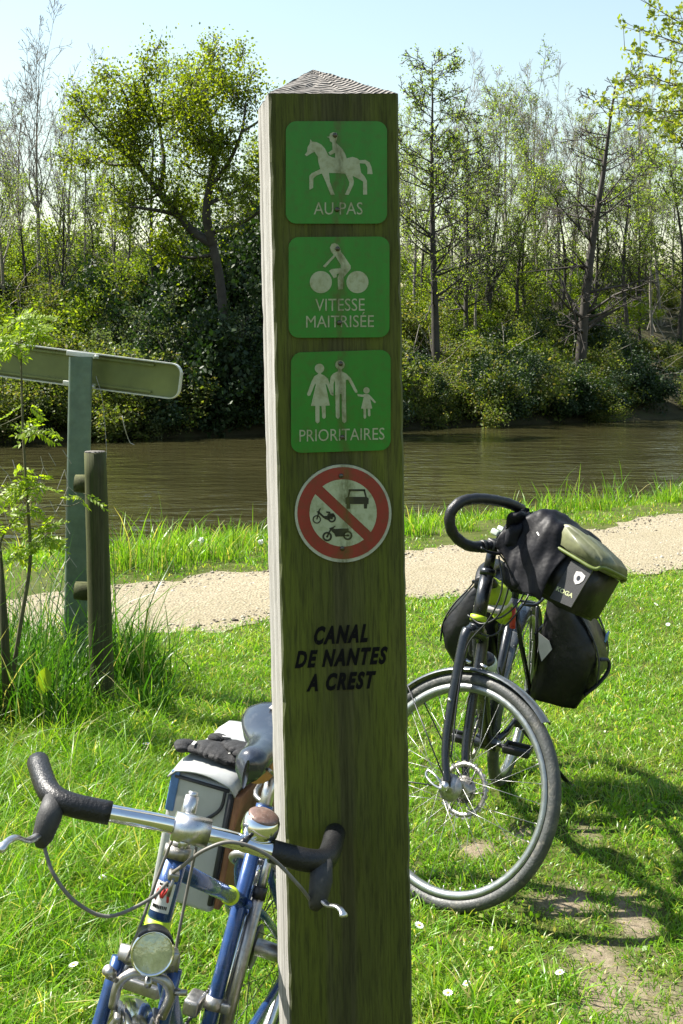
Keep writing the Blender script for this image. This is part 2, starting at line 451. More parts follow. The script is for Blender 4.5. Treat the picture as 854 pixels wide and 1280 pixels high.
# ------------------------------------------------------------------ terrain
U = np.array([0.839, 0.545]); U /= np.linalg.norm(U)               # along the canal
NV = np.array([-U[1], U[0]])                                        # across the canal
def sn_xy(s, n): return s * U[0] + n * NV[0], s * U[1] + n * NV[1]
def xy_sn(x, y): return x * U[0] + y * U[1], x * NV[0] + y * NV[1]
def vnoise(x, y, seed=0):
    """smooth value noise, vectorised"""
    x = np.asarray(x, float); y = np.asarray(y, float)
    xi = np.floor(x).astype(np.int64); yi = np.floor(y).astype(np.int64)
    fx = x - xi; fy = y - yi
    fx = fx * fx * (3 - 2 * fx); fy = fy * fy * (3 - 2 * fy)
    def h(a, b_):
        q = (a * 374761393 + b_ * 668265263 + seed * 1442695041) & 0x7fffffff
        q = ((q ^ (q >> 13)) * 1274126177) & 0x7fffffff
        return ((q ^ (q >> 16)) & 0xffff) / 65535.0
    return (h(xi, yi) * (1 - fx) + h(xi + 1, yi) * fx) * (1 - fy) + (h(xi, yi + 1) * (1 - fx) + h(xi + 1, yi + 1) * fx) * fy
WATER_Z = -0.8
KN = [-900, 9.6, 10.4, 11.6, 13, 33, 35.0, 36.0, 37.2, 44, 52, 60, 90, 900]
KZ = [0, 0, -0.14, -1.05, -1.7, -1.7, -1.0, -0.45, 0.3, 2.6, 5.2, 6.0, 6.4, 6.4]
def terrain(x, y):
    s, n = xy_sn(np.asarray(x, float), np.asarray(y, float))
    z = np.interp(n + (vnoise(s * 0.6, n * 0.3, 3) - 0.5) * 0.5, KN, KZ)
    near = np.clip((9.3 - n) / 1.0, 0, 1)
    z = z + near * 0.02 * (vnoise(s * 1.3, n * 1.3, 5) - 0.5)
    far = np.clip((n - 36) / 3, 0, 1)
    z = z + far * (1.2 * (vnoise(s * 0.15, n * 0.15, 7) - 0.5) + 0.5 * (vnoise(s * 0.6, n * 0.6, 8) - 0.5))
    return z
def tz(x, y): return float(terrain(np.array([x]), np.array([y]))[0])

DIRT = [(775, 1240, 0.24, 0.26), (745, 1190, 0.13, 0.10), (700, 1125, 0.13, 0.13), (598, 1062, 0.07, 0.09), (655, 1045, 0.07, 0.12), (735, 1040, 0.07, 0.08), (830, 1275, 0.2, 0.12), (790, 1150, 0.06, 0.2)]
def dirt(x, y):
    x = np.asarray(x, float); y = np.asarray(y, float)
    d = np.zeros_like(x)
    for px, py, rx, ry in DIRT:
        D = FPX * EYE / (py - HY); X = (px - CX) / FPX * D
        q = ((x - X) / rx) ** 2 + ((y - D) / ry) ** 2
        d = np.maximum(d, np.exp(-q * 0.9))
    nz = vnoise(x * 14, y * 14, 2) * 0.6 + vnoise(x * 37, y * 37, 9) * 0.4
    worn = np.clip(vnoise(x * 3.1, y * 3.1, 12) - 0.62, 0, 1) * 1.3
    return np.clip((d * 1.05 + worn * 0.7 + (nz - 0.5) * 0.9 - 0.34) * 1.5, 0, 1)

def axis(lo, a, b_, hi, step, g=1.18):
    c_ = list(np.arange(a, b_ + 1e-9, step))
    v = b_; st = step
    while v < hi: st *= g; v += st; c_.append(min(v, hi))
    v = a; st = step; pre = []
    while v > lo: st *= g; v -= st; pre.append(max(v, lo))
    return np.array(pre[::-1] + c_)
sa = axis(-900, -1.0, 11.0, 900, 0.06)
na = axis(-300, 0.0, 12.5, 900, 0.06, 1.10)
Sg, Ng = np.meshgrid(sa, na, indexing='ij')
Xg, Yg = sn_xy(Sg, Ng)
Zg = terrain(Xg, Yg)
ni, nj = Sg.shape
idx = np.arange(ni * nj).reshape(ni, nj)
quads = np.stack([idx[:-1, :-1], idx[1:, :-1], idx[1:, 1:], idx[:-1, 1:]], -1).reshape(-1, 4)

m, nt, b = new_mat('turf_and_soil'); k = N(nt)
v = k.coord('Object')
at_ = k.n('Attribute', attribute_name='dirt')
sep = k.n('SeparateXYZ'); k.l(v, sep.inputs[0])
turf = k.ramp(k.noise(v, 9, 6, 0.7), [(0.3, (0.035, 0.045, 0.009)), (0.55, (0.06, 0.075, 0.013)), (0.75, (0.12, 0.105, 0.042))])
soil = k.ramp(k.noise(v, 45, 6, 0.75), [(0.3, (0.12, 0.095, 0.06)), (0.55, (0.22, 0.18, 0.125)), (0.75, (0.31, 0.265, 0.19))])
hill = k.ramp(k.noise(v, 1.2, 6, 0.7), [(0.3, (0.03, 0.028, 0.014)), (0.55, (0.055, 0.05, 0.025)), (0.75, (0.05, 0.07, 0.02))])
nn = k.n('VectorMath', operation='DOT_PRODUCT'); nn.inputs[1].default_value = (NV[0], NV[1], 0); k.l(v, nn.inputs[0])
farm = k.ramp(k.math('DIVIDE', nn.outputs['Value'], 100), [(0.104, 0.0), (0.12, 1.0)])
dmask = k.ramp(k.math('ADD', at_.outputs['Fac'], k.math('MULTIPLY', k.math('SUBTRACT', k.noise(v, 38, 5, 0.7), 0.5), 1.3)), [(0.1, 0.0), (1.0, 1.0)])
c = k.mix(dmask, turf, soil)
c = k.mix(farm, c, hill)
k.l(c, b.inputs['Base Color']); b.inputs['Roughness'].default_value = 0.95; b.inputs['Specular IOR Level'].default_value = 0.15
k.bump(k.noise(v, 70, 6, 0.75), 0.8, 0.012, b)
M['turf'] = m
ground = np_obj('ground', np.stack([Xg, Yg, Zg], -1).reshape(-1, 3), quads, m, smooth=True)
ground['kind'] = 'structure'
att = ground.data.attributes.new('dirt', 'FLOAT', 'POINT')
att.data.foreach_set('value', dirt(Xg.ravel(), Yg.ravel()).astype(np.float32))

# ---- gravel towpath
ps = axis(-80, -2.0, 16.0, 120, 0.05, 1.2)
def path_edges(s):
    e = lambda q, sd: (vnoise(s * 2.1, s * 0 + 1, sd) - 0.5) * 0.22 + (vnoise(s * 9, s * 0 + 2, sd) - 0.5) * 0.10
    bend = np.clip((s - 4.5) * 0.10, -0.2, 0.75)
    return 6.62 + 1.5 * e(0, 21), 8.25 + bend + 1.4 * e(0, 22)
n0, n1 = path_edges(ps)
tt = np.linspace(0, 1, 26)
Pn = n0[:, None] + (n1 - n0)[:, None] * tt[None]
Ps = np.repeat(ps[:, None], 26, 1)
Px, Py = sn_xy(Ps, Pn)
Pz = terrain(Px, Py) + 0.006 + 0.012 * np.sin(np.pi * tt)[None] + 0.006 * (vnoise(Ps * 6, Pn * 6, 31) - 0.5)
ni, nj = Px.shape; idx = np.arange(ni * nj).reshape(ni, nj)
m, nt, b = new_mat('gravel'); k = N(nt); v = k.coord('Object')
vo = k.n('TexVoronoi'); vo.inputs['Scale'].default_value = 55; k.l(v, vo.inputs['Vector'])
c = k.ramp(k.noise(v, 30, 6, 0.8), [(0.3, (0.15, 0.125, 0.078)), (0.5, (0.275, 0.238, 0.163)), (0.72, (0.375, 0.338, 0.25))])
c = k.mix(k.ramp(vo.outputs['Distance'], [(0.0, 0.0), (0.6, 0.35)]), c, (0.095, 0.08, 0.05))
c = k.mix(k.ramp(k.noise(v, 0.9, 4, 0.6), [(0.42, 0.0), (0.7, 0.4)]), c, (0.17, 0.145, 0.085))
k.l(c, b.inputs['Base Color']); b.inputs['Roughness'].default_value = 0.95; b.inputs['Specular IOR Level'].default_value = 0.2
k.bump(vo.outputs['Distance'], 0.8, 0.012, b)
path = np_obj('gravel_path', np.stack([Px, Py, Pz], -1).reshape(-1, 3),
              np.stack([idx[:-1, :-1], idx[1:, :-1], idx[1:, 1:], idx[:-1, 1:]], -1).reshape(-1, 4), m, smooth=True)
path['kind'] = 'structure'
# loose stones on the path
rng = np.random.default_rng(4)
ks = 9000
ss = rng.uniform(0.5, 13, ks); a0, a1 = path_edges(ss)
nn_ = a0 + (a1 - a0) * rng.uniform(0.0, 1.0, ks)
X, Y = sn_xy(ss, nn_); Zs = terrain(X, Y) + 0.012
oc = np.array([(1, 0, 0), (-1, 0, 0), (0, 1, 0), (0, -1, 0), (0, 0, 1), (0, 0, -1)], float)
of = np.array([(0, 2, 4), (2, 1, 4), (1, 3, 4), (3, 0, 4), (2, 0, 5), (1, 2, 5), (3, 1, 5), (0, 3, 5)])
sz = rng.lognormal(-4.9, 0.45, ks)[:, None, None] * rng.uniform(0.6, 1.3, (ks, 6, 1)) * np.array([1, 1, 0.65])
ang = rng.uniform(0, 6.28, ks); ca, sa_ = np.cos(ang), np.sin(ang)
L = oc[None] * sz
Vx = L[..., 0] * ca[:, None] - L[..., 1] * sa_[:, None] + X[:, None]
Vy = L[..., 0] * sa_[:, None] + L[..., 1] * ca[:, None] + Y[:, None]
V = np.stack([Vx, Vy, L[..., 2] + Zs[:, None]], -1).reshape(-1, 3)
Fs = (of[None] + (np.arange(ks) * 6)[:, None, None]).reshape(-1, 3)
m, nt, b = new_mat('pebbles'); k = N(nt)
g = k.n('NewGeometry')
k.l(k.ramp(g.outputs['Random Per Island'], [(0.0, (0.05, 0.04, 0.028)), (0.35, (0.18, 0.15, 0.105)), (1.0, (0.38, 0.35, 0.29))]), b.inputs['Base Color'])
b.inputs['Roughness'].default_value = 0.9
o = np_obj('path_gravel_stones', V, Fs, m)
tag(o, 'loose pale stones scattered over the gravel towpath', 'gravel', kind='stuff')

# ---- canal
ws = axis(-400, -20, 60, 500, 1.0, 1.3); wq = np.arange(10.6, 37.6, 1.0)
A, B = np.meshgrid(ws, wq, indexing='ij'); Wx, Wy = sn_xy(A, B)
ni, nj = A.shape; idx = np.arange(ni * nj).reshape(ni, nj)
m, nt, b = new_mat('canal_water'); k = N(nt)
v = k.coord('Object')
mpn = k.n('Mapping'); mpn.inputs['Rotation'].default_value = (0, 0, rd(-28)); mpn.inputs['Scale'].default_value = (0.8, 1.7, 1); k.l(v, mpn.inputs['Vector'])
h1 = k.noise(mpn.outputs[0], 1.0, 3, 0.5, 0.4)
h2 = k.noise(v, 3.2, 2, 0.5)
hh = k.math('ADD', h1, k.math('MULTIPLY', h2, 0.35))
k.l(k.ramp(k.noise(v, 0.12, 3, 0.6), [(0.3, (0.026, 0.025, 0.010)), (0.7, (0.040, 0.037, 0.015))]), b.inputs['Base Color'])
b.inputs['Roughness'].default_value = 0.06; b.inputs['IOR'].default_value = 1.333
gust = k.ramp(k.noise(k.coord('Object', (0.10, 0.22, 1)), 1.0, 4, 0.6), [(0.3, 0.35), (0.65, 1.0)])
k.bump(k.math('MULTIPLY', hh, gust), 1.0, 0.085, b)
water = np_obj('canal_water', np.stack([Wx, Wy, np.full_like(Wx, WATER_Z)], -1).reshape(-1, 3),
               np.stack([idx[:-1, :-1], idx[1:, :-1], idx[1:, 1:], idx[:-1, 1:]], -1).reshape(-1, 4), m, smooth=True)
water['kind'] = 'structure'

# ------------------------------------------------------------------ the big wooden post
PW, PH = 0.199, 2.016                                               # width, height to the shoulder
PD = 1.96                                                           # depth of its front face
post_yaw, post_lean, post_tip = rd(8.5), rd(1.1), rd(4.0)
PM = Matrix.Translation((0.0, PD + PW / 2 + 0.9 * math.tan(post_tip), 0)) @ Matrix.Rotation(post_tip, 4, 'X') @ Matrix.Rotation(post_yaw, 4, 'Z') @ Matrix.Rotation(-post_lean, 4, 'Y')
# slide sideways so that the face is centred on column 427 at the lettering
_c = PM @ Vector((0, -PW / 2, 0.88))
PM = Matrix.Translation(((435 - CX) / FPX * _c.y - _c.x, 0, 0)) @ PM
PMI = PM.inverted()
FY = -PW / 2                                                        # front face in post coordinates
def face(px, py, off=0.0):
    """photo pixel to (x, z) on the front face of the post"""
    o = PMI @ Vector((0, 0, EYE)); p = PMI @ at(px, py, 1.0)
    d = p - o
    t = (FY - off - o.y) / d.y
    q = o + d * t
    return q.x, q.z

post = empty('wooden_post', PM)
tag(post, 'tall square weathered wooden post covered in signs, green with algae', 'post')
rng = random.Random(3)
def post_ring(z, frac):
    h = PW / 2
    pts = []
    nside = 14
    cracks = {0: [(-0.031, 0.0035, 1.86, 2.1), (0.012, 0.0035, 1.84, 2.1), (0.008, 0.0025, 0.2, 1.3)],
              3: [(0.028, 0.005, 0.2, 2.1), (-0.045, 0.004, 0.9, 2.1)]}
    for side in range(4):
        for i in range(nside):
            t = -1 + 2 * (i + 0.5) / nside
            u = t * (h - 0.004); d = h
            if i == 0 or i == nside - 1:                            # worn, chipped arrises
                q_ = (side * 2 + (1 if t > 0 else 0)) % 8 // 2 if t < 0 else ((side + 1) % 4)
                chip = max(0.0, math.sin(z * 31 + q_ * 2.1) * math.sin(z * 13.7 + q_) * math.sin(z * 71 + q_ * 5)) * 0.0045
                u = math.copysign(h - 0.0028 - chip, t); d -= chip * 0.3
            for cu, dep, z0, z1 in cracks.get(side, []):
                if abs(u - cu) < 0.0076 and z0 < z < z1: u = cu + (u - cu) * 0.25; d -= dep * 1.2 * (1 if (u > cu) else 0.9)
            d += (rng.random() - 0.5) * 0.0007
            a = -math.pi / 2 + side * math.pi / 2
            nx, ny = math.cos(a), math.sin(a); tx, ty = -ny, nx
            pts.append((nx * d + tx * u, ny * d + ty * u, z))
    return pts
vs = []; fs = []
zl = [-0.5] + [0.022 * i for i in range(0, 91)] + [2.005, PH]
for z in zl: vs += post_ring(z, 0)
npr = 56
for i in range(len(zl) - 1):
    for j in range(npr):
        a = i * npr + j; b2 = i * npr + (j + 1) % npr
        fs.append((a, b2, b2 + npr, a + npr))
mb = MB(); mb.add(vs, fs, False); mb.build('shaft', M['post_wood'], post)
# pyramid top, rough end grain
mb = MB(); ring0 = vs[-npr:]
vs2 = []; fs2 = []; LV = 9
apex = Vector((-0.018, 0.0, PH + 0.052))
for i in range(LV):
    f = i / LV
    for q in ring0:
        p = Vector(q).lerp(apex, f)
        s_ = 1.003 if i == 0 else 1.0
        jz = 0 if i == 0 else (rng.random() - 0.5) * 0.0035
        vs2.append((p.x * s_, p.y * s_, p.z + jz + (0.0005 if i == 0 else 0)))
vs2.append(tuple(apex))
for i in range(LV - 1):
    for j in range(npr):
        a = i * npr + j; b2 = i * npr + (j + 1) % npr
        fs2.append((a, b2, b2 + npr, a + npr))
for j in range(npr): fs2.append(((LV - 1) * npr + j, (LV - 1) * npr + (j + 1) % npr, LV * npr))
mb.add(vs2, fs2, False); mb.build('top', M['end_grain'], post)

# ---- lettering: built-in font turned into a mesh
def text_polys(txt, shear=0.0, offset=0.0, space=1.0):
    cu = bpy.data.curves.new('lettering', 'FONT')
    cu.body = txt; cu.shear = shear; cu.offset = offset; cu.space_character = space; cu.fill_mode = 'BOTH'; cu.resolution_u = 3
    ob = bpy.data.objects.new('lettering', cu)
    me = bpy.data.meshes.new_from_object(ob)
    vs = [tuple(q.co) for q in me.vertices]; fs = [tuple(p.vertices) for p in me.polygons]
    bpy.data.objects.remove(ob); bpy.data.curves.remove(cu); bpy.data.meshes.remove(me)
    x0 = min(q[0] for q in vs); x1 = max(q[0] for q in vs)
    return vs, fs, x0, x1

def lettering(parent, T, txt, bl, br, h_px, mat, off, shear=0.0, bold=0.0, caph=0.70, space=1.0, name='lettering'):
    """text whose baseline runs from pixel bl to br and whose capitals are h_px high"""
    vs, fs, x0, x1 = text_polys(txt, shear, bold, space)
    out = []
    for q in vs:
        fx = (q[0] - x0) / (x1 - x0); fy = q[1] / caph
        px = bl[0] + (br[0] - bl[0]) * fx; py = bl[1] + (br[1] - bl[1]) * fx - fy * h_px
        u, w = face(px, py, off)
        out.append(T @ Vector((u, FY - off, w)))
    mb = MB(); mb.add(out, fs, False)
    return mb.build(name, mat, parent)

def crop(x0, y0, sc):
    return lambda u, v: (x0 + u * sc, y0 + v * sc)

def flat_shape(mb, pts, off, thick=0.0006):
    """pixel polygon laid on the post face, standing off by off"""
    q = [face(px, py, off) for px, py in pts]
    if sum(q[i][0] * q[(i + 1) % len(q)][1] - q[(i + 1) % len(q)][0] * q[i][1] for i in range(len(q))) < 0: q = q[::-1]
    mb.prism(q, FY - off, FY - off + thick)
def circ(cx, cy, r, n=28, ry=None):
    return [(cx + r * math.cos(2 * math.pi * i / n), cy + (ry or r) * math.sin(2 * math.pi * i / n)) for i in range(n)]
def stroke(p, q, w):
    dx, dy = q[0] - p[0], q[1] - p[1]; l = math.hypot(dx, dy) or 1
    nx, ny = -dy / l * w / 2, dx / l * w / 2
    return [(p[0] + nx, p[1] + ny), (q[0] + nx, q[1] + ny), (q[0] - nx, q[1] - ny), (p[0] - nx, p[1] - ny)]
def rrect(x0, y0, x1, y1, r, n=6, skew=0.0):
    out = []
    for cx, cy, a in ((x1 - r, y0 + r, -90), (x1 - r, y1 - r, 0), (x0 + r, y1 - r, 90), (x0 + r, y0 + r, 180)):
        for i in range(n + 1):
            t = rd(a + 90 * i / n)
            x = cx + r * math.cos(t); y = cy + r * math.sin(t)
            out.append((x, y - skew * (x - (x0 + x1) / 2)))
    return out

def screw(parent, px, py, off):
    u, w = face(px, py, off)
    mb = MB()
    mb.lathe([(0.0, -0.0022), (0.0024, -0.0021), (0.0036, -0.001), (0.0037, 0.0)], 14, T=Matrix.Translation((u, FY - off, w)))
    return mb.build('screw', M['screw'], parent)

SGN = PM                                                            # signs share the post's frame
def new_sign(name, label, rect, skew, matplate, r=13):
    cx, cy = (rect[0] + rect[2]) / 2, (rect[1] + rect[3]) / 2
    e = empty(name, PM.copy())
    tag(e, label, 'sign', 'signs screwed to the wooden post')
    mb = MB(); flat_shape(mb, rrect(*rect, r, skew=skew), 0.0035, 0.003)
    mb.build('plate', matplate, e)
    return e
P_OFF = 0.0042
I4 = Matrix()
# horse rider sign
s1 = new_sign('bridleway_sign', 'green square sign with a white horse and rider above the words AU PAS', (357.5, 151.5, 484, 279.5), 0.0, M['sign_green'])
c1 = crop(354, 148, 136 / 854)
horse = [(170, 285), (188, 262), (192, 225), (208, 200), (215, 163), (228, 182), (262, 186), (300, 205), (330, 238), (355, 290), (385, 305), (420, 312), (470, 330), (505, 312), (545, 302),
         (580, 312), (600, 328), (645, 325), (678, 345), (695, 385), (703, 437), (662, 437), (662, 385), (645, 355), (600, 352), (606, 390), (612, 425), (640, 455), (658, 490), (660, 598), (628, 598),
         (628, 495), (600, 478), (560, 458), (545, 450), (556, 490), (552, 520), (515, 600), (484, 600), (518, 525), (520, 500), (490, 435), (440, 430), (360, 428), (368, 500), (405, 598), (375, 600),
         (335, 500), (304, 432), (262, 448), (238, 470), (236, 545), (206, 562), (206, 450), (225, 430), (292, 398), (276, 340), (272, 300), (248, 262), (225, 272), (185, 297)]
rider = [(342, 146), (364, 142), (368, 120), (392, 108), (420, 112), (430, 135), (420, 170), (412, 188), (440, 215), (466, 240), (488, 280), (505, 330), (515, 400), (500, 432), (470, 425), (430, 420), (405, 400), (410, 330), (408, 270),
         (370, 288), (355, 268), (388, 245), (386, 190), (368, 178), (362, 152)]
mb = MB(); flat_shape(mb, [c1(*p) for p in horse], P_OFF); mb.build('horse_symbol', M['sign_print'], s1)
mb = MB(); flat_shape(mb, [c1(*p) for p in rider], P_OFF + 0.0004); mb.build('rider_symbol', M['sign_print'], s1)
lettering(s1, I4, 'AU PAS', c1(240, 754), c1(624, 754), 15.5, M['sign_print'], P_OFF)
screw(s1, *c1(408, 132), 0.005); screw(s1, *c1(424, 716), 0.005)
# cyclist sign
s2 = new_sign('cycling_sign', 'green square sign with a white cyclist above the words VITESSE MAITRISÉE', (361, 296, 487, 422), 0.006, M['sign_green'])
c2 = crop(356, 290, 136 / 854)
for cx in (284, 571):
    mb = MB(); flat_shape(mb, [c2(*p) for p in circ(cx, 393, 87)], P_OFF); mb.build('wheel_symbol', M['sign_print'], s2)
cyc = [(300, 268), (385, 180), (362, 150), (355, 120), (368, 94), (392, 86), (418, 98), (436, 125), (440, 155), (460, 178), (518, 265), (518, 290), (462, 355), (456, 448), (420, 452), (415, 360), (428, 325), (408, 330), (408, 355), (385, 362), (348, 305), (370, 290), (440, 284), (440, 256), (398, 190), (318, 280)]
mb = MB(); flat_shape(mb, [c2(*p) for p in cyc], P_OFF); mb.build('cyclist_symbol', M['sign_print'], s2)
lettering(s2, I4, 'VITESSE', c2(240, 620), c2(628, 617), 15.5, M['sign_print'], P_OFF)
lettering(s2, I4, 'MAITRISÉE', c2(168, 750), c2(700, 745), 15.0, M['sign_print'], P_OFF)
screw(s2, *c2(416, 132), 0.005); screw(s2, *c2(430, 712), 0.005)
# walkers sign
s3 = new_sign('walking_sign', 'green square sign with a white walking family above the word PRIORITAIRES', (364, 439, 488.5, 564.5), 0.03, M['sign_green'])
c3 = crop(360, 434, 134 / 854)
woman = [(218, 180), (238, 198), (240, 215), (210, 232), (190, 270), (152, 375), (160, 388), (178, 385), (218, 288), (222, 300), (184, 468), (218, 468), (220, 595), (236, 608), (252, 595), (252, 468), (268, 468), (274, 560), (288, 572), (302, 560), (300, 466), (334, 464), (300, 290), (310, 300), (340, 378), (362, 388), (364, 372), (318, 250), (290, 225), (264, 214), (264, 200), (285, 185)]
man = [(400, 175), (402, 192), (365, 208), (342, 232), (334, 280), (345, 370), (362, 380), (364, 290), (374, 262), (378, 380), (382, 555), (398, 572), (412, 558), (412, 372), (428, 372), (432, 590), (450, 606), (466, 590), (462, 400), (462, 262), (480, 258), (535, 360), (552, 365), (554, 350), (500, 245), (465, 210), (428, 192), (428, 175)]
child = [(552, 372), (598, 378), (616, 372), (632, 372), (650, 380), (670, 400), (702, 438), (692, 447), (656, 412), (672, 488), (656, 490), (658, 545), (648, 553), (638, 545), (636, 490), (622, 490), (624, 562), (612, 572), (604, 562), (602, 490), (584, 488), (604, 398), (558, 390)]
mb = MB(); flat_shape(mb, [c3(*p) for p in woman], P_OFF); flat_shape(mb, [c3(*p) for p in circ(252, 169, 38)], P_OFF + 0.0004); mb.build('woman_symbol', M['sign_print'], s3)
mb = MB(); flat_shape(mb, [c3(*p) for p in man], P_OFF); flat_shape(mb, [c3(*p) for p in circ(415, 140, 37)], P_OFF + 0.0004); mb.build('man_symbol', M['sign_print'], s3)
mb = MB(); flat_shape(mb, [c3(*p) for p in child], P_OFF); flat_shape(mb, [c3(*p) for p in circ(626, 344, 25)], P_OFF + 0.0004); mb.build('child_symbol', M['sign_print'], s3)
lettering(s3, I4, 'PRIORITAIRES', c3(92, 752), c3(770, 735), 15.0, M['sign_print'], P_OFF)
screw(s3, *c3(420, 132), 0.005); screw(s3, *c3(434, 718), 0.005)
# round prohibition sign
s4 = empty('prohibition_sign', PM.copy())
tag(s4, 'round red-ringed sign barring cars, mopeds and motorcycles below the green signs', 'sign', 'signs screwed to the wooden post')
c4 = crop(364, 576, 132 / 854)
mb = MB(); flat_shape(mb, [c4(*p) for p in circ(421, 426, 391, 56, 396)], 0.0035, 0.003); mb.build('plate', M['sign_rimwhite'], s4)
mb = MB(); flat_shape(mb, [c4(*p) for p in circ(421, 423, 370, 56, 372)], 0.0041); mb.build('red_disc', M['sign_red'], s4)
def chord(side):
    cx, cy, r = 421, 422, 272
    a0, a1 = (227, 32) if side else (34 + 360 - 360, 0)
    out = []
    if side:                                                        # upper right half
        for i in range(25):
            t = rd(-128 + (-128 - 34) * 0 + i * (128 + 34.5) / 24); out.append((cx + r * math.cos(t), cy + r * math.sin(t)))
    else:
        for i in range(25):
            t = rd(52 + i * (214 - 52) / 24); out.append((cx + r * math.cos(t), cy + r * math.sin(t)))
    return out
for sd in (0, 1):
    mb = MB(); flat_shape(mb, [c4(*p) for p in chord(sd)], 0.0047); mb.build('white_field', M['sign_white'], s4)
mb = MB()
K = 0.0053
def part_poly(pts): flat_shape(mb, [c4(*p) for p in pts], K)
part_poly([(440, 300), (456, 292), (612, 292), (628, 305), (626, 350), (440, 350)])
part_poly(stroke((462, 292), (478, 232), 13)); part_poly(stroke((590, 232), (606, 292), 13)); part_poly([(468, 230), (598, 230), (602, 246), (464, 246)])
part_poly([(448, 350), (478, 350), (478, 388), (450, 388)]); part_poly([(588, 350), (616, 350), (614, 386), (590, 386)])
mb.build('car_symbol', M['sign_black'], s4)
def annulus(mb, cx, cy, ro, ri, n=24):
    for i in range(n):
        a, b2 = 2 * math.pi * i / n, 2 * math.pi * (i + 1) / n
        flat_shape(mb, [c4(cx + r * math.cos(t), cy + r * math.sin(t)) for r, t in ((ro, a), (ro, b2), (ri, b2), (ri, a))], K)
mb = MB()
annulus(mb, 208, 474, 34, 25); annulus(mb, 330, 466, 33, 20)
part_poly(stroke((208, 474), (228, 405), 11)); part_poly(stroke((222, 410), (238, 385), 9)); part_poly(stroke((226, 420), (268, 458), 16)); part_poly(stroke((208, 412), (232, 418), 9))
part_poly([(262, 448), (292, 445), (300, 425), (345, 425), (358, 445), (330, 466), (300, 480), (270, 470)]); part_poly(stroke((285, 415), (318, 418), 12)); part_poly(circ(330, 466, 8, 10))
mb.build('moped_symbol', M['sign_black'], s4)
mb = MB()
annulus(mb, 292, 613, 39, 24); annulus(mb, 458, 604, 38, 24); part_poly(circ(292, 613, 9, 10)); part_poly(circ(458, 604, 9, 10))
part_poly(stroke((292, 613), (322, 552), 13)); part_poly(stroke((310, 550), (345, 540), 12)); part_poly(stroke((340, 540), (358, 528), 8))
part_poly([(322, 545), (360, 552), (400, 548), (464, 548), (466, 565), (440, 575), (430, 610), (360, 614), (350, 590), (328, 570)]); part_poly(stroke((400, 608), (470, 602), 10))
mb.build('motorcycle_symbol', M['sign_black'], s4)
screw(s4, *c4(404, 122), 0.005); screw(s4, *c4(414, 710), 0.005)
# painted stencil lettering, slanting up to the right; the B has lost its lower strokes
c6 = crop(355, 770, 145 / 854)
lettering(post, I4, 'CANAL', c6(222, 205), c6(618, 184), 20.5, M['stencil'], 0.0011, 0.32, 0.048, space=1.25, name='stencil_lettering')
lettering(post, I4, 'DE NANTES', c6(80, 378), c6(765, 344), 19.5, M['stencil'], 0.0011, 0.32, 0.048, space=1.25, name='stencil_lettering')
lettering(post, I4, 'A CREST', c6(165, 550), c6(680, 524), 19.5, M['stencil'], 0.0011, 0.32, 0.048, space=1.25, name='stencil_lettering')

# ------------------------------------------------------------------ bicycles
def bike_frame(heading_deg, lean_deg, base):
    """local x forward, y to the rider's left, z up; heading measured from straight at the camera towards its left"""
    t = rd(heading_deg); ph = rd(lean_deg)
    f = Vector((-math.sin(t), -math.cos(t), 0)); l = Vector((-f.y, f.x, 0)); z = Vector((0, 0, 1))
    Yv = l * math.cos(ph) - z * math.sin(ph); Zv = z * math.cos(ph) + l * math.sin(ph)
    m_ = Matrix.Identity(4)
    for i in range(3): m_[i][0] = f[i]; m_[i][1] = Yv[i]; m_[i][2] = Zv[i]; m_[i][3] = base[i]
    return m_
def steer_mat(ax, p0, deg):
    return Matrix.Translation(p0) @ Matrix.Rotation(rd(deg), 4, Vector(ax)) @ Matrix.Translation(-Vector(p0))

def part(parent, name, mat, fn, T=None):
    mb = MB(T); fn(mb); return mb.build(name, mat, parent)

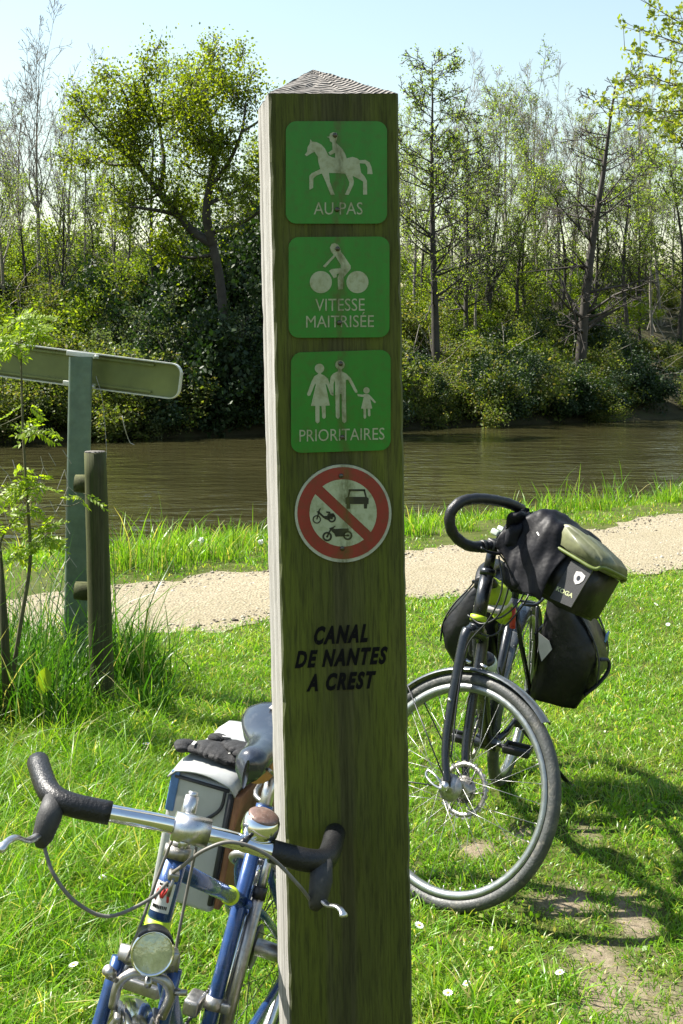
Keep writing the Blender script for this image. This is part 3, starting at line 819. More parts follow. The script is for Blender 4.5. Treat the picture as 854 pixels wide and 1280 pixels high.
def wheel(bike, T, R, tr, rim_mat, nsp=32, hub=(0.016, 0.05), tread=False, spoke_mat=None):
    """T maps the wheel's own frame (axle along y) to the bicycle; rim carries tyre, hub and spokes"""
    rr = R - tr * 2                                                # outer edge of the rim
    w = tr * 0.78
    rim = part(bike, 'wheel', rim_mat, lambda q: q.lathe([(rr + 0.004, -w), (rr + 0.004, -w * 0.8), (rr - 0.004, -w * 0.7), (rr - 0.004, w * 0.7), (rr + 0.004, w * 0.8), (rr + 0.004, w), (rr - 0.010, w * 1.0), (rr - 0.019, w * 0.45), (rr - 0.019, -w * 0.45), (rr - 0.010, -w)], 72, closed=True), T)
    prof = [((R - tr) + tr * math.cos(a), tr * math.sin(a)) for a in [2 * math.pi * i / 14 for i in range(14)]]
    def ty(q):
        q.lathe(prof, 72, closed=True)
        if tread:
            for i in range(120):
                a = 2 * math.pi * i / 120
                for sgn in (-1, 1):
                    X = Matrix.Rotation(a, 4, 'Y') @ Matrix.Translation((R - tr * 0.12, sgn * tr * 0.52, 0)) @ Matrix.Rotation(rd(-24 * sgn), 4, 'Z')
                    q.box((0, 0, 0), (0.0035, 0.008, 0.006), 0, X)
    part(rim, 'tyre', M['tyre'], ty, T)
    def hb(q):
        r0, hw = hub
        q.lathe([(0.0, -hw - 0.012), (0.007, -hw - 0.012), (0.008, -hw), (r0 * 0.8, -hw + 0.004), (r0 * 1.6, -hw + 0.012), (r0 * 1.6, -hw + 0.016), (r0, -hw + 0.02), (r0, hw - 0.02), (r0 * 1.6, hw - 0.016), (r0 * 1.6, hw - 0.012), (r0 * 0.8, hw - 0.004), (0.008, hw), (0.007, hw + 0.012), (0.0, hw + 0.012)], 22)
    part(rim, 'hub', M['dull_steel'], hb, T)
    base = None
    r0, hw = hub
    for i in range(nsp):
        sgn = 1 if i % 2 else -1; cross = 1 if (i // 2) % 2 else -1
        key = (sgn, cross)
        a = 2 * math.pi * i / nsp
        if base is None: base = {}
        if key not in base:
            mb = MB()
            da = rd(62) * cross
            mb.tube([(r0 * 1.5 * math.cos(da), sgn * (hw - 0.014), r0 * 1.5 * math.sin(da)), (rr - 0.017, sgn * 0.002, 0)], 0.0009, 4)
            mb.tube([(rr - 0.03, sgn * 0.0025, 0), (rr - 0.014, sgn * 0.001, 0)], 0.0019, 5)
            o = mb.build('spoke', spoke_mat or M['alloy'], rim); base[key] = o
        else:
            o = base[key].copy(); COL.objects.link(o); o.parent = rim
        o.matrix_local = T @ Matrix.Rotation(-a, 4, 'Y')
    return rim

def mudguard(bike, T, R, a0, a1, w, mat, stays=(), name='mudguard'):
    def fn(q):
        pr = [(R - 0.010, -w / 2), (R - 0.003, -w * 0.40), (R, -w * 0.2), (R + 0.001, 0), (R, w * 0.2), (R - 0.003, w * 0.40), (R - 0.010, w / 2),
              (R - 0.012, w / 2), (R - 0.005, w * 0.38), (R - 0.002, 0), (R - 0.005, -w * 0.38), (R - 0.012, -w / 2)]
        q.lathe(pr, 40, a0=rd(a0), a1=rd(a1), closed=True)
    g = part(bike, name, mat, fn, T)
    for a in stays:
        for sgn in (-1, 1):
            part(g, 'stay', M['dark_steel'], lambda q: q.tube([(0, sgn * 0.055, 0), ((R - 0.008) * math.cos(rd(a)), sgn * (w / 2 + 0.002), (R - 0.008) * math.sin(rd(a)))], 0.002, 6), T)
    return g

def crankset(bike, BB, rings, ang, cm, chain_to=None, arm=0.17):
    Tb = Matrix.Translation(BB)
    def ring(q):
        for r, y in rings:
            q.lathe([(r, y - 0.0012), (r, y + 0.0012), (r - 0.016, y + 0.0012), (r - 0.016, y - 0.0012)], 44, closed=True)
            for i in range(44):
                X = Matrix.Rotation(2 * math.pi * i / 44, 4, 'Y')
                q.box((r + 0.001, y, 0), (0.006, 0.002, 0.005), 0, X)
        r, y = rings[0]
        for i in range(5):
            q.tube([(0, y, 0), ((r - 0.01) * math.cos(i * 1.2566), y, (r - 0.01) * math.sin(i * 1.2566))], 0.006, 6)
        q.lathe([(0.0, y + 0.012), (0.018, y + 0.012), (0.018, -y), (0.0, -y)], 16)
    part(bike, 'chainring', M['dull_steel'], ring, Tb)
    for sgn, a in ((-1, ang), (1, ang + 180)):
        ca, sa2 = math.cos(rd(a)), math.sin(rd(a))
        y0 = sgn * 0.062
        cr = part(bike, 'crank', cm, lambda q: q.tube([(0, y0, 0), (arm * ca, y0 + sgn * 0.012, arm * sa2)], [0.014, 0.010], 10, flat=0.65), Tb)
        pe = Vector((arm * ca, y0 + sgn * 0.018, arm * sa2))
        def ped(q):
            q.tube([pe, pe + Vector((0, sgn * 0.10, 0))], 0.007, 8)
            for dx in (-0.034, 0.034): q.box((pe.x + dx, pe.y + sgn * 0.055, pe.z), (0.012, 0.085, 0.022), 0.003)
            for dy in (0.014, 0.095): q.box((pe.x, pe.y + sgn * dy, pe.z), (0.075, 0.010, 0.020), 0.003)
        part(cr, 'pedal', M['dull_steel'] if cm is M['dull_steel'] else M['black_plastic'], ped, Tb)
    if chain_to is not None:
        r, y = rings[0]; RA, rs = chain_to
        def ch(q):
            for s_ in (-1, 1):
                p0 = Vector((BB[0], BB[1] + y, BB[2] + s_ * r)); p1 = Vector((RA[0], RA[1] + y, RA[2] + s_ * rs))
                n = 46
                for i in range(n):
                    a = p0.lerp(p1, i / n); b2 = p0.lerp(p1, (i + 0.8) / n)
                    q.tube([a, b2], 0.0042 if i % 2 else 0.0034, 5, flat=0.8)
        part(bike, 'chain', M['dark_steel'], ch)['kind'] = 'stuff'

# ================= the blue mixte bicycle leaning on the post
B1 = bike_frame(13.8, 11.2, (-0.223, 2.667, 0.0))
bike1 = empty('bicycle', B1)
tag(bike1, 'blue mixte touring bicycle with chrome handlebar leaning against the wooden post', 'bicycle')
R1 = 0.345
a1v = (-0.284, 0, 0.959)
S1 = steer_mat(a1v, (0.95, 0, R1), 23.7)
RA1, BB1 = Vector((0, 0, R1)), Vector((0.43, 0, 0.275))
def st1(t): return BB1 + Vector((-0.29, 0, 0.957)) * t
def ha1(t): return Vector((0.95, 0, R1)) + Vector(a1v) * t
tube = lambda p, q_, r, s_=14: (lambda mb: mb.tube([p, q_], r, s_))
part(bike1, 'seat_tube', M['blue_paint'], lambda q: (q.tube([st1(-0.02), st1(0.50)], 0.0145, 16), q.tube([st1(0.485), st1(0.515)], 0.0175, 16)))
part(bike1, 'down_tube', M['blue_paint'], tube(ha1(0.445), BB1, 0.0145))
part(bike1, 'head_tube', M['blue_paint'], tube(ha1(0.425), ha1(0.55), 0.018, 18))
ttA = ha1(0.535); ttB = Vector((0.33, 0, 0.60))
part(bike1, 'top_tube', M['blue_paint'], tube(ttA, ttB + (ttB - ttA).normalized() * 0.015, 0.0135))
part(bike1, 'bottom_bracket', M['blue_paint'], lambda q: q.tube([BB1 + Vector((0, -0.036, 0)), BB1 + Vector((0, 0.036, 0))], 0.021, 16))
for sg in (-1, 1):
    dr = RA1 + Vector((0, sg * 0.062, 0))
    part(bike1, 'middle_stay', M['blue_paint'], lambda q: q.tube([ttB + Vector((0.01, sg * 0.016, 0.005)), ttB + Vector((-0.06, sg * 0.036, -0.045)), dr], [0.008, 0.008, 0.007], 10))
    part(bike1, 'chain_stay', M['blue_paint'], lambda q: q.tube([BB1 + Vector((-0.02, sg * 0.022, 0)), BB1 + Vector((-0.11, sg * 0.036, 0.012)), dr], [0.012, 0.011, 0.008], 10))
    part(bike1, 'seat_stay', M['blue_paint'], lambda q: q.tube([st1(0.49) + Vector((-0.004, sg * 0.017, 0)), st1(0.40) + Vector((-0.05, sg * 0.034, -0.03)), dr], 0.0075, 10))
    part(bike1, 'dropout', M['dull_steel'], lambda q: q.box(tuple(dr), (0.035, 0.005, 0.045), 0.002))
part(bike1, 'seat_post', M['alloy'], tube(st1(0.48), st1(0.59), 0.0128))
part(bike1, 'seat_clamp', M['dull_steel'], lambda q: (q.tube([st1(0.570), st1(0.592)], 0.019, 12), q.tube([st1(0.582) + Vector((0, -0.03, 0)), st1(0.582) + Vector((0, 0.03, 0))], 0.009, 10)))
# saddle: wide at the back, long rounded nose
def saddle(bike, c, mats, length=0.27, width=0.17, nose=0.030, hgt=0.055):
    prof = []
    n = 22; mr = 16
    vs = []; fs = []
    for i in range(n + 1):
        t = i / n                                                   # 0 rear .. 1 nose
        x = -length * 0.52 + length * t
        w = nose + (width / 2 - nose) * (1 / (1 + math.exp((t - 0.42) * 11)))
        if t < 0.08: w *= math.sqrt(max(0.02, 1 - ((0.08 - t) / 0.08) ** 2 * 0.85))
        if t > 0.90: w *= math.sqrt(max(0.03, 1 - ((t - 0.90) / 0.10) ** 2 * 0.97))
        top = 0.012 * (1 - t) - 0.010 * math.sin(t * math.pi) - (0.016 * max(0, (t - 0.88) / 0.12) ** 2)
        for j in range(mr):
            a = 2 * math.pi * j / mr
            y = w * math.cos(a)
            zz = math.sin(a)
            z = top + (zz * 0.016 if zz > 0 else zz * hgt * (0.75 if t < 0.5 else 0.62)) - 0.010 * abs(math.cos(a)) ** 3
            vs.append((c[0] + x, c[1] + y, c[2] + z))
    for i in range(n):
        for j in range(mr):
            a = i * mr + j; b2 = i * mr + (j + 1) % mr
            fs.append((a, b2, b2 + mr, a + mr))
    fs.append(tuple(range(mr))); fs.append(tuple(n * mr + j for j in range(mr - 1, -1, -1)))
    mb = MB(); mb.add(vs, fs, True)
    s_ = mb.build('saddle', mats[0], bike)
    for sg in (-1, 1):
        part(s_, 'saddle_rail', M['dull_steel'], lambda q: q.tube(curve_pts([(c[0] - 0.10, sg * 0.035, c[2] - 0.02), (c[0] - 0.06, sg * 0.024, c[2] - 0.052), (c[0] + 0.03, sg * 0.022, c[2] - 0.056), (c[0] + 0.11, sg * 0.012, c[2] - 0.018)], 5), 0.0035, 8))
    return s_
sad1 = saddle(bike1, (0.25, -0.022, 0.885), (M['saddle'],), 0.285, 0.185, 0.031, 0.062)
part(sad1, 'saddle_band', M['tan'], lambda q: q.tube([(0.322, -0.022, 0.853), (0.327, -0.022, 0.853)], 0.0375, 20, flat=0.86))
part(sad1, 'saddle_panel', M['reflector'], lambda q: q.box((0.142, -0.022, 0.9075), (0.03, 0.075, 0.003), 0.001))
# front end
part(bike1, 'headset', M['dull_steel'], tube(ha1(0.41), ha1(0.426), 0.0215, 18), S1)
part(bike1, 'headset', M['dull_steel'], lambda q: (q.tube([ha1(0.549), ha1(0.566)], 0.0205, 18), q.tube([ha1(0.5655), ha1(0.574)], 0.017, 6)), S1)
FA1 = Vector((1.0, 0, R1))
part(bike1, 'fork_crown', M['dull_steel'], lambda q: q.tube([ha1(0.405) + Vector((0, -0.045, 0)), ha1(0.405) + Vector((0, 0.045, 0))], 0.0135, 12), S1)
for sg in (-1, 1):
    part(bike1, 'fork_blade', M['blue_paint'], lambda q: q.tube(curve_pts([ha1(0.40) + Vector((0, sg * 0.042, 0)), ha1(0.2) + Vector((0, sg * 0.047, 0)), ha1(0.08) + Vector((0.012, sg * 0.049, 0)), FA1 + Vector((0, sg * 0.05, 0))], 5), [0.0115 - 0.0045 * i / 15 for i in range(16)], 12), S1)
W1f = S1 @ Matrix.Translation(FA1)
wheel(bike1, W1f, R1, 0.0165, M['alloy'], 32)
wheel(bike1, Matrix.Translation(RA1), R1, 0.0165, M['alloy'], 32, hub=(0.018, 0.055), spoke_mat=M['dark_steel'])
mudguard(bike1, W1f, R1 + 0.022, 22, 205, 0.046, M['chrome'], (165, 200))
mudguard(bike1, Matrix.Translation(RA1), R1 + 0.022, 5, 200, 0.046, M['chrome'], (110, 170))
stem_top = ha1(0.615)
CL1 = Vector((0.85, 0, 0.945))
def stem1(q):
    q.tube([ha1(0.56), ha1(0.62), ha1(0.640)], [0.0111, 0.0115, 0.0105], 16)
    q.tube([ha1(0.60), CL1 + Vector((-0.02, 0, 0))], [0.0135, 0.014], 14)
    q.tube([CL1 + Vector((0, -0.026, 0)), CL1 + Vector((0, 0.026, 0))], 0.0205, 18)
    q.tube([ha1(0.638), ha1(0.646)], 0.0075, 6)
    q.tube([CL1 + Vector((0.004, -0.006, -0.024)), CL1 + Vector((0.012, -0.006, -0.012))], 0.007, 10)
part(bike1, 'stem', M['alloy'], stem1, S1)
bar_half = [(0.85, 0, 0.945), (0.855, 0.05, 0.947), (0.860, 0.12, 0.946), (0.858, 0.175, 0.944), (0.845, 0.203, 0.944), (0.812, 0.219, 0.944), (0.748, 0.236, 0.945)]
bp = curve_pts([(p[0], -p[1], p[2]) for p in bar_half[::-1]][:-1] + bar_half, 5)
hb1 = part(bike1, 'handlebar', M['chrome'], lambda q: q.tube(bp, 0.0125, 14), S1)
for sg in (-1, 1):
    gp = curve_pts([(p[0], sg * p[1], p[2]) for p in bar_half[2 if sg < 0 else 2:]], 6)
    gp = gp[(0 if sg > 0 else 0):]
    part(hb1, 'grip', M['grip'], lambda q: (q.tube(gp, 0.0165, 16), q.tube([gp[-1], gp[-1] + (gp[-1] - gp[-2]).normalized() * 0.004], [0.0165, 0.012], 16)), S1)
    hood = Vector((0.862, sg * 0.200, 0.942))
    lv = part(hb1, 'brake_lever', M['black_rubber'], lambda q: q.tube([hood + Vector((-0.012, 0, 0.004)), hood + Vector((0.012, sg * 0.002, -0.016)), hood + Vector((0.022, sg * 0.003, -0.042)), hood + Vector((0.020, sg * 0.002, -0.054))], [0.0165, 0.0175, 0.0145, 0.008], 14, flat=0.8), S1)
    lk = 1.0 if sg < 0 else 0.55
    part(lv, 'lever_blade', M['alloy'], lambda q: q.tube(curve_pts([hood + Vector((0.022, sg * 0.006, -0.036)), hood + Vector((0.022 + 0.028 * lk, sg * (0.006 + 0.016 * lk), -0.036)), hood + Vector((0.022 + 0.058 * lk, sg * (0.006 + 0.034 * lk), -0.036 + 0.016 * lk)), hood + Vector((0.022 + 0.078 * lk, sg * (0.006 + 0.046 * lk), -0.036 + 0.014 * lk)), hood + Vector((0.022 + 0.086 * lk, sg * (0.006 + 0.05 * lk), -0.036 + 0.006 * lk))], 4), [0.006] * 4 + [0.0055] * 9 + [0.007, 0.0075, 0.007, 0.005], 10, flat=0.6), S1)
# brake cables
h_l = S1 @ Vector((0.88, -0.200, 0.892)); h_r = S1 @ Vector((0.88, 0.200, 0.892))
cab1 = [h_l, S1 @ Vector((0.905, -0.175, 0.865)), S1 @ Vector((0.915, -0.135, 0.838)), S1 @ Vector((0.915, -0.085, 0.828)), S1 @ Vector((0.895, -0.035, 0.853)), S1 @ Vector((0.865, -0.012, 0.868))]
part(bike1, 'brake_cable', M['cable'], lambda q: q.tube(curve_pts(cab1, 8), 0.0027, 8))
cab2 = [h_r, S1 @ Vector((0.90, 0.165, 0.925)), S1 @ Vector((0.895, 0.11, 0.955)), S1 @ Vector((0.895, 0.055, 0.962)), S1 @ Vector((0.892, 0.02, 0.94)), S1 @ Vector((0.872, 0.0, 0.90)), S1 @ Vector((0.850, -0.008, 0.875))]
part(bike1, 'brake_cable', M['cable'], lambda q: q.tube(curve_pts(cab2, 8), 0.0027, 8))
for yy, xx in ((-0.024, 0.0), (0.022, 0.004)):
    gc = [S1 @ Vector((0.832 + xx, yy * 0.8, 0.915)), S1 @ Vector((0.838 + xx, yy, 0.86)), S1 @ Vector((0.858 + xx, yy * 1.25, 0.79)), S1 @ Vector((0.870 + xx, yy * 1.5, 0.745))]
    part(bike1, 'brake_cable', M['cable'], lambda q: q.tube(curve_pts(gc, 6), 0.0024, 8))
part(bike1, 'cable_stop', M['dull_steel'], lambda q: (q.box((0.848, -0.004, 0.872), (0.018, 0.016, 0.012), 0.003), q.tube([(0.855, -0.004, 0.872), (0.858, -0.004, 0.845)], 0.003, 8)), S1)
# front brake
def brake1(q):
    c_ = Vector((0.878, 0, 0.722))
    for sg in (-1, 1):
        q.tube(curve_pts([c_ + Vector((0, sg * -0.006, 0.012)), c_ + Vector((0.004, sg * 0.022, 0.014)), c_ + Vector((0.006, sg * 0.038, -0.004)), c_ + Vector((0.006, sg * 0.036, -0.040))], 5), 0.0072, 10)
        q.box((c_.x + 0.008, sg * 0.027, c_.z - 0.046), (0.045, 0.012, 0.014), 0.004)
        q.tube([c_ + Vector((0.006, sg * 0.040, 0.0)), c_ + Vector((0.014, sg * 0.058, 0.008))], 0.0045, 8)
    q.tube([c_ + Vector((-0.03, 0, 0.012)), c_ + Vector((0.022, 0, 0.012))], 0.0055, 10)
    q.tube([c_ + Vector((0.012, -0.052, 0.010)), c_ + Vector((0.020, -0.062, 0.020))], 0.008, 10)
part(bike1, 'brake_caliper', M['dull_steel'], brake1, S1)
def brake1r(q):
    c_ = Vector((0.275, 0, 0.655))
    for sg in (-1, 1):
        q.tube(curve_pts([c_ + Vector((0, sg * -0.008, 0.0)), c_ + Vector((0, sg * 0.03, 0.006)), c_ + Vector((-0.01, sg * 0.048, -0.01)), c_ + Vector((-0.035, sg * 0.040, -0.03))], 5), 0.008, 10)
    q.tube([c_ + Vector((0.012, 0.0, 0)), c_ + Vector((-0.02, 0, 0))], 0.008, 10)
    q.tube([c_ + Vector((0.0, 0.03, 0.006)), c_ + Vector((0.0, 0.075, 0.012))], 0.0075, 10)
part(bike1, 'brake_caliper', M['dull_steel'], brake1r)
# head lamp
lampM = S1 @ Matrix.Translation((0.890, -0.008, 0.779)) @ Matrix.Rotation(rd(-14), 4, 'Y') @ Matrix.Scale(0.9, 4)
def xl(prof): return lambda q: q.lathe([(r, x) for x, r in prof], 28, T=Matrix.Rotation(rd(-90), 4, 'Z'))
lam = part(bike1, 'head_lamp', M['black_plastic'], xl([(-0.045, 0.0), (-0.040, 0.016), (-0.026, 0.0275), (-0.008, 0.0325), (0.014, 0.0335), (0.016, 0.0318), (0.012, 0.030)]), lampM)
part(lam, 'lamp_lens', M['lens'], xl([(0.019, 0.0), (0.0175, 0.012), (0.0155, 0.022), (0.013, 0.0305)]), lampM)
part(lam, 'lamp_ring', M['chrome'], xl([(0.009, 0.0332), (0.013, 0.0347), (0.0172, 0.0340), (0.0172, 0.0310), (0.012, 0.0302)]), lampM)
part(lam, 'lamp_visor', M['black_plastic'], lambda q: q.lathe([(0.0353, -0.02), (0.0362, 0.004), (0.0366, 0.021), (0.0350, 0.021), (0.0342, 0.0)], 18, T=Matrix.Rotation(rd(-90), 4, 'Z'), a0=rd(35), a1=rd(145), closed=True), lampM)
part(lam, 'lamp_bracket', M['dull_steel'], lambda q: q.tube([(-0.03, 0, -0.02), (-0.02, 0, -0.045), (-0.06, 0, -0.045)], 0.005, 8), lampM)
part(lam, 'lamp_clip', M['dull_steel'], lambda q: q.box((-0.01, 0.038, -0.005), (0.03, 0.014, 0.022), 0.004), lampM)
# bell
bellM = S1 @ Matrix.Translation((0.842, 0.098, 0.966)) @ Matrix.Rotation(rd(5), 4, 'Y') @ Matrix.Rotation(rd(90), 4, 'X')
bell = part(bike1, 'bell', M['chrome'], lambda q: q.lathe([(0.0, 0.026), (0.012, 0.0255), (0.022, 0.022), (0.0265, 0.016), (0.028, 0.006), (0.028, -0.003), (0.024, -0.008), (0.010, -0.012), (0.0, -0.012)], 30, T=Matrix.Rotation(0, 4, 'Y')), bellM)
part(bell, 'bell_cap', M['bell_top'], lambda q: q.lathe([(0.0, 0.0275), (0.012, 0.0268), (0.021, 0.0238), (0.0235, 0.0218), (0.0235, 0.020)], 28), bellM)
part(bell, 'bell_lever', M['black_plastic'], lambda q: q.tube([(0.02, -0.004, 0.015), (0.034, -0.006, 0.024), (0.042, -0.006, 0.026)], [0.003, 0.006, 0.004], 10), bellM)
# bands, badge
band = lambda p, q_, r: (lambda mb: mb.tube([p, q_], r, 20))
part(bike1, 'reflective_band', M['neon'], band(ha1(0.434), ha1(0.462), 0.0195))
part(bike1, 'reflective_band', M['neon'], lambda q: (q.tube([st1(0.448), st1(0.480)], 0.0185, 20, flat=1.0), q.box(tuple(st1(0.462) + Vector((0.006, -0.021, 0))), (0.03, 0.016, 0.03), 0.004)))
tb = ttA.lerp(ttB, 0.80)
part(bike1, 'reflective_band', M['neon'], band(tb, tb + (ttB - ttA).normalized() * 0.012, 0.0165))
hdir = Vector(a1v)
def on_head(u, t, r):                                               # wrap a decal on the head tube: u across in metres, t along
    a = u / 0.018
    fwd = Vector((0.959, 0, 0.284)); lf = Vector((0, 1, 0))
    return ha1(t) + (fwd * math.cos(a) + lf * math.sin(a)) * r
def badge(q):
    n = 8; vs = []; fs = []
    for t in (0.474, 0.516):
        for i in range(n + 1): vs.append(on_head(-0.016 + 0.032 * i / n, t, 0.0186))
    for i in range(n): fs.append((i, i + 1, i + n + 2, i + n + 1))
    q.add(vs, fs, True)
bd = part(bike1, 'head_badge', M['white_print'], badge)
def logo(q):                                                        # red letter mark above a line of small print
    def strip(pts, wdt):
        for (u0, t0), (u1, t1) in zip(pts[:-1], pts[1:]):
            q.tube([on_head(u0, t0, 0.0188), on_head(u1, t1, 0.0188)], wdt, 6)
    strip([(-0.011, 0.490), (-0.008, 0.508), (-0.001, 0.494), (0.0, 0.508), (0.0, 0.494), (0.006, 0.508), (0.010, 0.490)], 0.0021)
    strip([(-0.011, 0.490), (0.011, 0.490)], 0.0012)
part(bd, 'badge_letter', M['red_print'], logo)
def small_print(q):
    for i in range(9): q.box(tuple(on_head(-0.0105 + i * 0.0026, 0.481, 0.0188)), (0.0012, 0.0016, 0.005))
    for i in range(6): q.box(tuple(on_head(-0.008 + i * 0.003, 0.512, 0.0188)), (0.0012, 0.0018, 0.003))
part(bd, 'badge_print', M['dark_steel'], small_print)
part(bike1, 'derailleur_clamp', M['dull_steel'], lambda q: (q.tube([st1(0.15), st1(0.172)], 0.0175, 18), q.box(tuple(st1(0.16) + Vector((0.0, 0.024, 0))), (0.02, 0.02, 0.02), 0.004), q.box(tuple(st1(0.15) + Vector((0.0, -0.036, 0))), (0.05, 0.03, 0.03), 0.006)))
crankset(bike1, BB1, [(0.095, -0.045), (0.078, -0.038)], 100, M['dull_steel'], (RA1, 0.04))
part(bike1, 'freewheel', M['dark_steel'], lambda q: [q.lathe([(0.022 + 0.006 * i, -0.048 + 0.005 * i), (0.022 + 0.006 * i, -0.045 + 0.005 * i), (0.012, -0.045 + 0.005 * i)], 26) for i in range(5)], Matrix.Translation(RA1))
# rear carrier
def rack1(q):
    z = 0.735
    for sg in (-1, 1):
        q.tube(curve_pts([(0.20, sg * 0.02, z), (0.15, sg * 0.055, z), (-0.05, sg * 0.06, z), (-0.22, sg * 0.055, z)], 4), 0.005, 8)
        for x in (-0.02, -0.14): q.tube([(x, sg * 0.06, z), (0.0, sg * 0.07, R1)], 0.0045, 8)
    for x in (0.10, 0.0, -0.10, -0.22): q.tube([(x, -0.058, z), (x, 0.058, z)], 0.0045, 8)
part(bike1, 'rear_carrier', M['dull_steel'], rack1)

# frame pump beside the seat tube
pump = empty('bicycle_pump', B1.copy())
tag(pump, 'slim grey frame pump clipped along the blue seat tube', 'pump')
off = Vector((-0.004, 0.031, 0))
part(pump, 'barrel', M['dull_steel'], lambda q: q.tube([st1(0.10) + off, st1(0.36) + off], 0.0115, 14))
part(pump, 'handle', M['alloy'], lambda q: q.tube([st1(0.36) + off, st1(0.455) + off], [0.0095, 0.0085], 14))
part(pump, 'clip', M['black_plastic'], lambda q: q.tube([st1(0.352) + off, st1(0.372) + off], 0.0135, 14))

# silver panniers of the blue bicycle
def pannier1(label, sg):
    pn = empty('pannier_bag', B1.copy())
    tag(pn, label, 'pannier')
    y0, y1 = sorted((sg * 0.105, sg * 0.245)); z0, z1, x0, x1 = 0.452, 0.722, -0.20, 0.125
    yc = (y0 + y1) / 2
    part(pn, 'body', M['silver_cloth'], lambda q: q.box(((x0 + x1) / 2, yc, (z0 + z1) / 2 - 0.006), (x1 - x0, y1 - y0, z1 - z0), 0.012))
    # lid: a folded sheet with a drooping front lip, slightly domed
    vs = []; fs = []; nu, nv2 = 16, 10
    for i in range(nu + 1):
        for j in range(nv2 + 1):
            x = x0 - 0.004 + (x1 - x0 + 0.010) * i / nu; y = y0 - 0.004 + (y1 - y0 + 0.008) * j / nv2
            z = z1 + 0.012 * math.sin(math.pi * j / nv2) * (0.6 + 0.4 * math.sin(math.pi * i / nu)) - 0.004 + 0.004 * math.sin(9 * x * 6 + y * 30)
            if i == nu: z -= 0.006
            if j in (0, nv2): z -= 0.012
            vs.append((x, y, z + 0.003))
    for i in range(nu):
        for j in range(nv2):
            a = i * (nv2 + 1) + j; fs.append((a, a + 1, a + nv2 + 2, a + nv2 + 1))
    mb = MB(); mb.add(vs, fs, True); lid = mb.build('lid', M['silver_cloth'], pn)
    sol = lid.modifiers.new('thickness', 'SOLIDIFY'); sol.thickness = 0.003
    yin = y1 if sg < 0 else y0                                      # edge next to the wheel
    part(pn, 'trim', M['black_trim'], lambda q: (q.tube([(x1 + 0.002, y0 + 0.01, z1 - 0.014), (x1 + 0.002, y1 - 0.01, z1 - 0.014)], 0.004, 8),
         q.tube([(x1 + 0.001, yin - sg * -0.006, z1 - 0.02), (x1 + 0.001, yin - sg * -0.006, z0 + 0.015)], 0.006, 8)))
    part(pn, 'flap_trim', M['black_trim'], lambda q: q.tube(curve_pts([(x1 + 0.003, yc + 0.052 * -sg * 1, z1 - 0.016), (x1 + 0.004, yc + 0.048 * -sg, z1 - 0.055), (x1 + 0.004, yc + 0.02 * -sg, z1 - 0.085), (x1 + 0.003, yc + 0.0 * sg, z1 - 0.09)], 6), 0.0035, 8))
    part(pn, 'back_panel', M['brown_leather'], lambda q: q.box(((x0 + x1) / 2, yin - sg * 0.009, (z0 + z1) / 2 - 0.006), (x1 - x0 + 0.004, 0.014, z1 - z0 - 0.03), 0.004))
    part(pn, 'strap', M['blue_strap'], lambda q: q.box((x1 + 0.001, (y0 if sg < 0 else y1) - sg * 0.010, z1 - 0.046), (0.006, 0.018, 0.085), 0.002))
    return pn
pannier1('pale silver pannier bag on the left of the blue bicycle, black gloves on its lid', -1)

# crumpled black gloves on the lid
def glove(name, label, M0, seed):
    g = empty(name, M0 @ Matrix.Diagonal((1.1, 1.1, 0.7, 1)))
    tag(g, label, 'glove', 'cycling gloves on the pannier')
    r2 = random.Random(seed)
    def fold(q, pts, rad, flat):
        P = curve_pts(pts, 8); n = len(P)
        P = [p + Vector((r2.gauss(0, .0006), r2.gauss(0, .0006), r2.gauss(0, .0005))) for p in P]
        q.tube(P, [rad * (0.55 + 0.45 * math.sin(math.pi * (i + 2) / (n + 3))) * (0.95 + 0.10 * r2.random()) for i in range(n)], 16, flat=flat)
    part(g, 'palm', M['glove'], lambda q: (fold(q, [(-0.055, 0, 0.012), (-0.02, 0.004, 0.018), (0.02, -0.002, 0.016), (0.055, 0.002, 0.013)], 0.043, 0.45), fold(q, [(-0.06, 0.02, 0.012), (-0.075, -0.005, 0.016), (-0.07, -0.03, 0.012)], 0.016, 0.8)))
    for i, dy in enumerate((-0.026, -0.009, 0.009, 0.025)):
        part(g, 'finger', M['glove'], lambda q: fold(q, [(0.045, dy, 0.014), (0.072, dy * 1.15, 0.015), (0.092 - abs(dy) * 0.3, dy * 1.2, 0.006)], 0.0125, 0.85))
    part(g, 'thumb', M['glove'], lambda q: fold(q, [(-0.005, 0.03, 0.014), (0.018, 0.05, 0.014), (0.035, 0.058, 0.006)], 0.014, 0.85))
    part(g, 'piping', M['white_print'], lambda q: q.tube(curve_pts([(0.02, -0.022, 0.033), (0.035, -0.004, 0.036), (0.025, 0.010, 0.037), (0.045, 0.022, 0.031)], 5), 0.0016, 6))
    part(g, 'logo_tab', M['white_print'], lambda q: q.box((-0.052, -0.012, 0.033), (0.006, 0.02, 0.0015), 0.0005))
    return g
glove('cycling_glove', 'crumpled black cycling glove lying towards the front of the silver pannier', B1 @ Matrix.Translation((0.035, -0.175, 0.733)) @ Matrix.Rotation(rd(95), 4, 'Z'), 1)
glove('cycling_glove', 'black cycling glove with pale piping nearest the saddle on the silver pannier', B1 @ Matrix.Translation((0.02, -0.125, 0.742)) @ Matrix.Rotation(rd(60), 4, 'Z') @ Matrix.Rotation(rd(-12), 4, 'X'), 2)

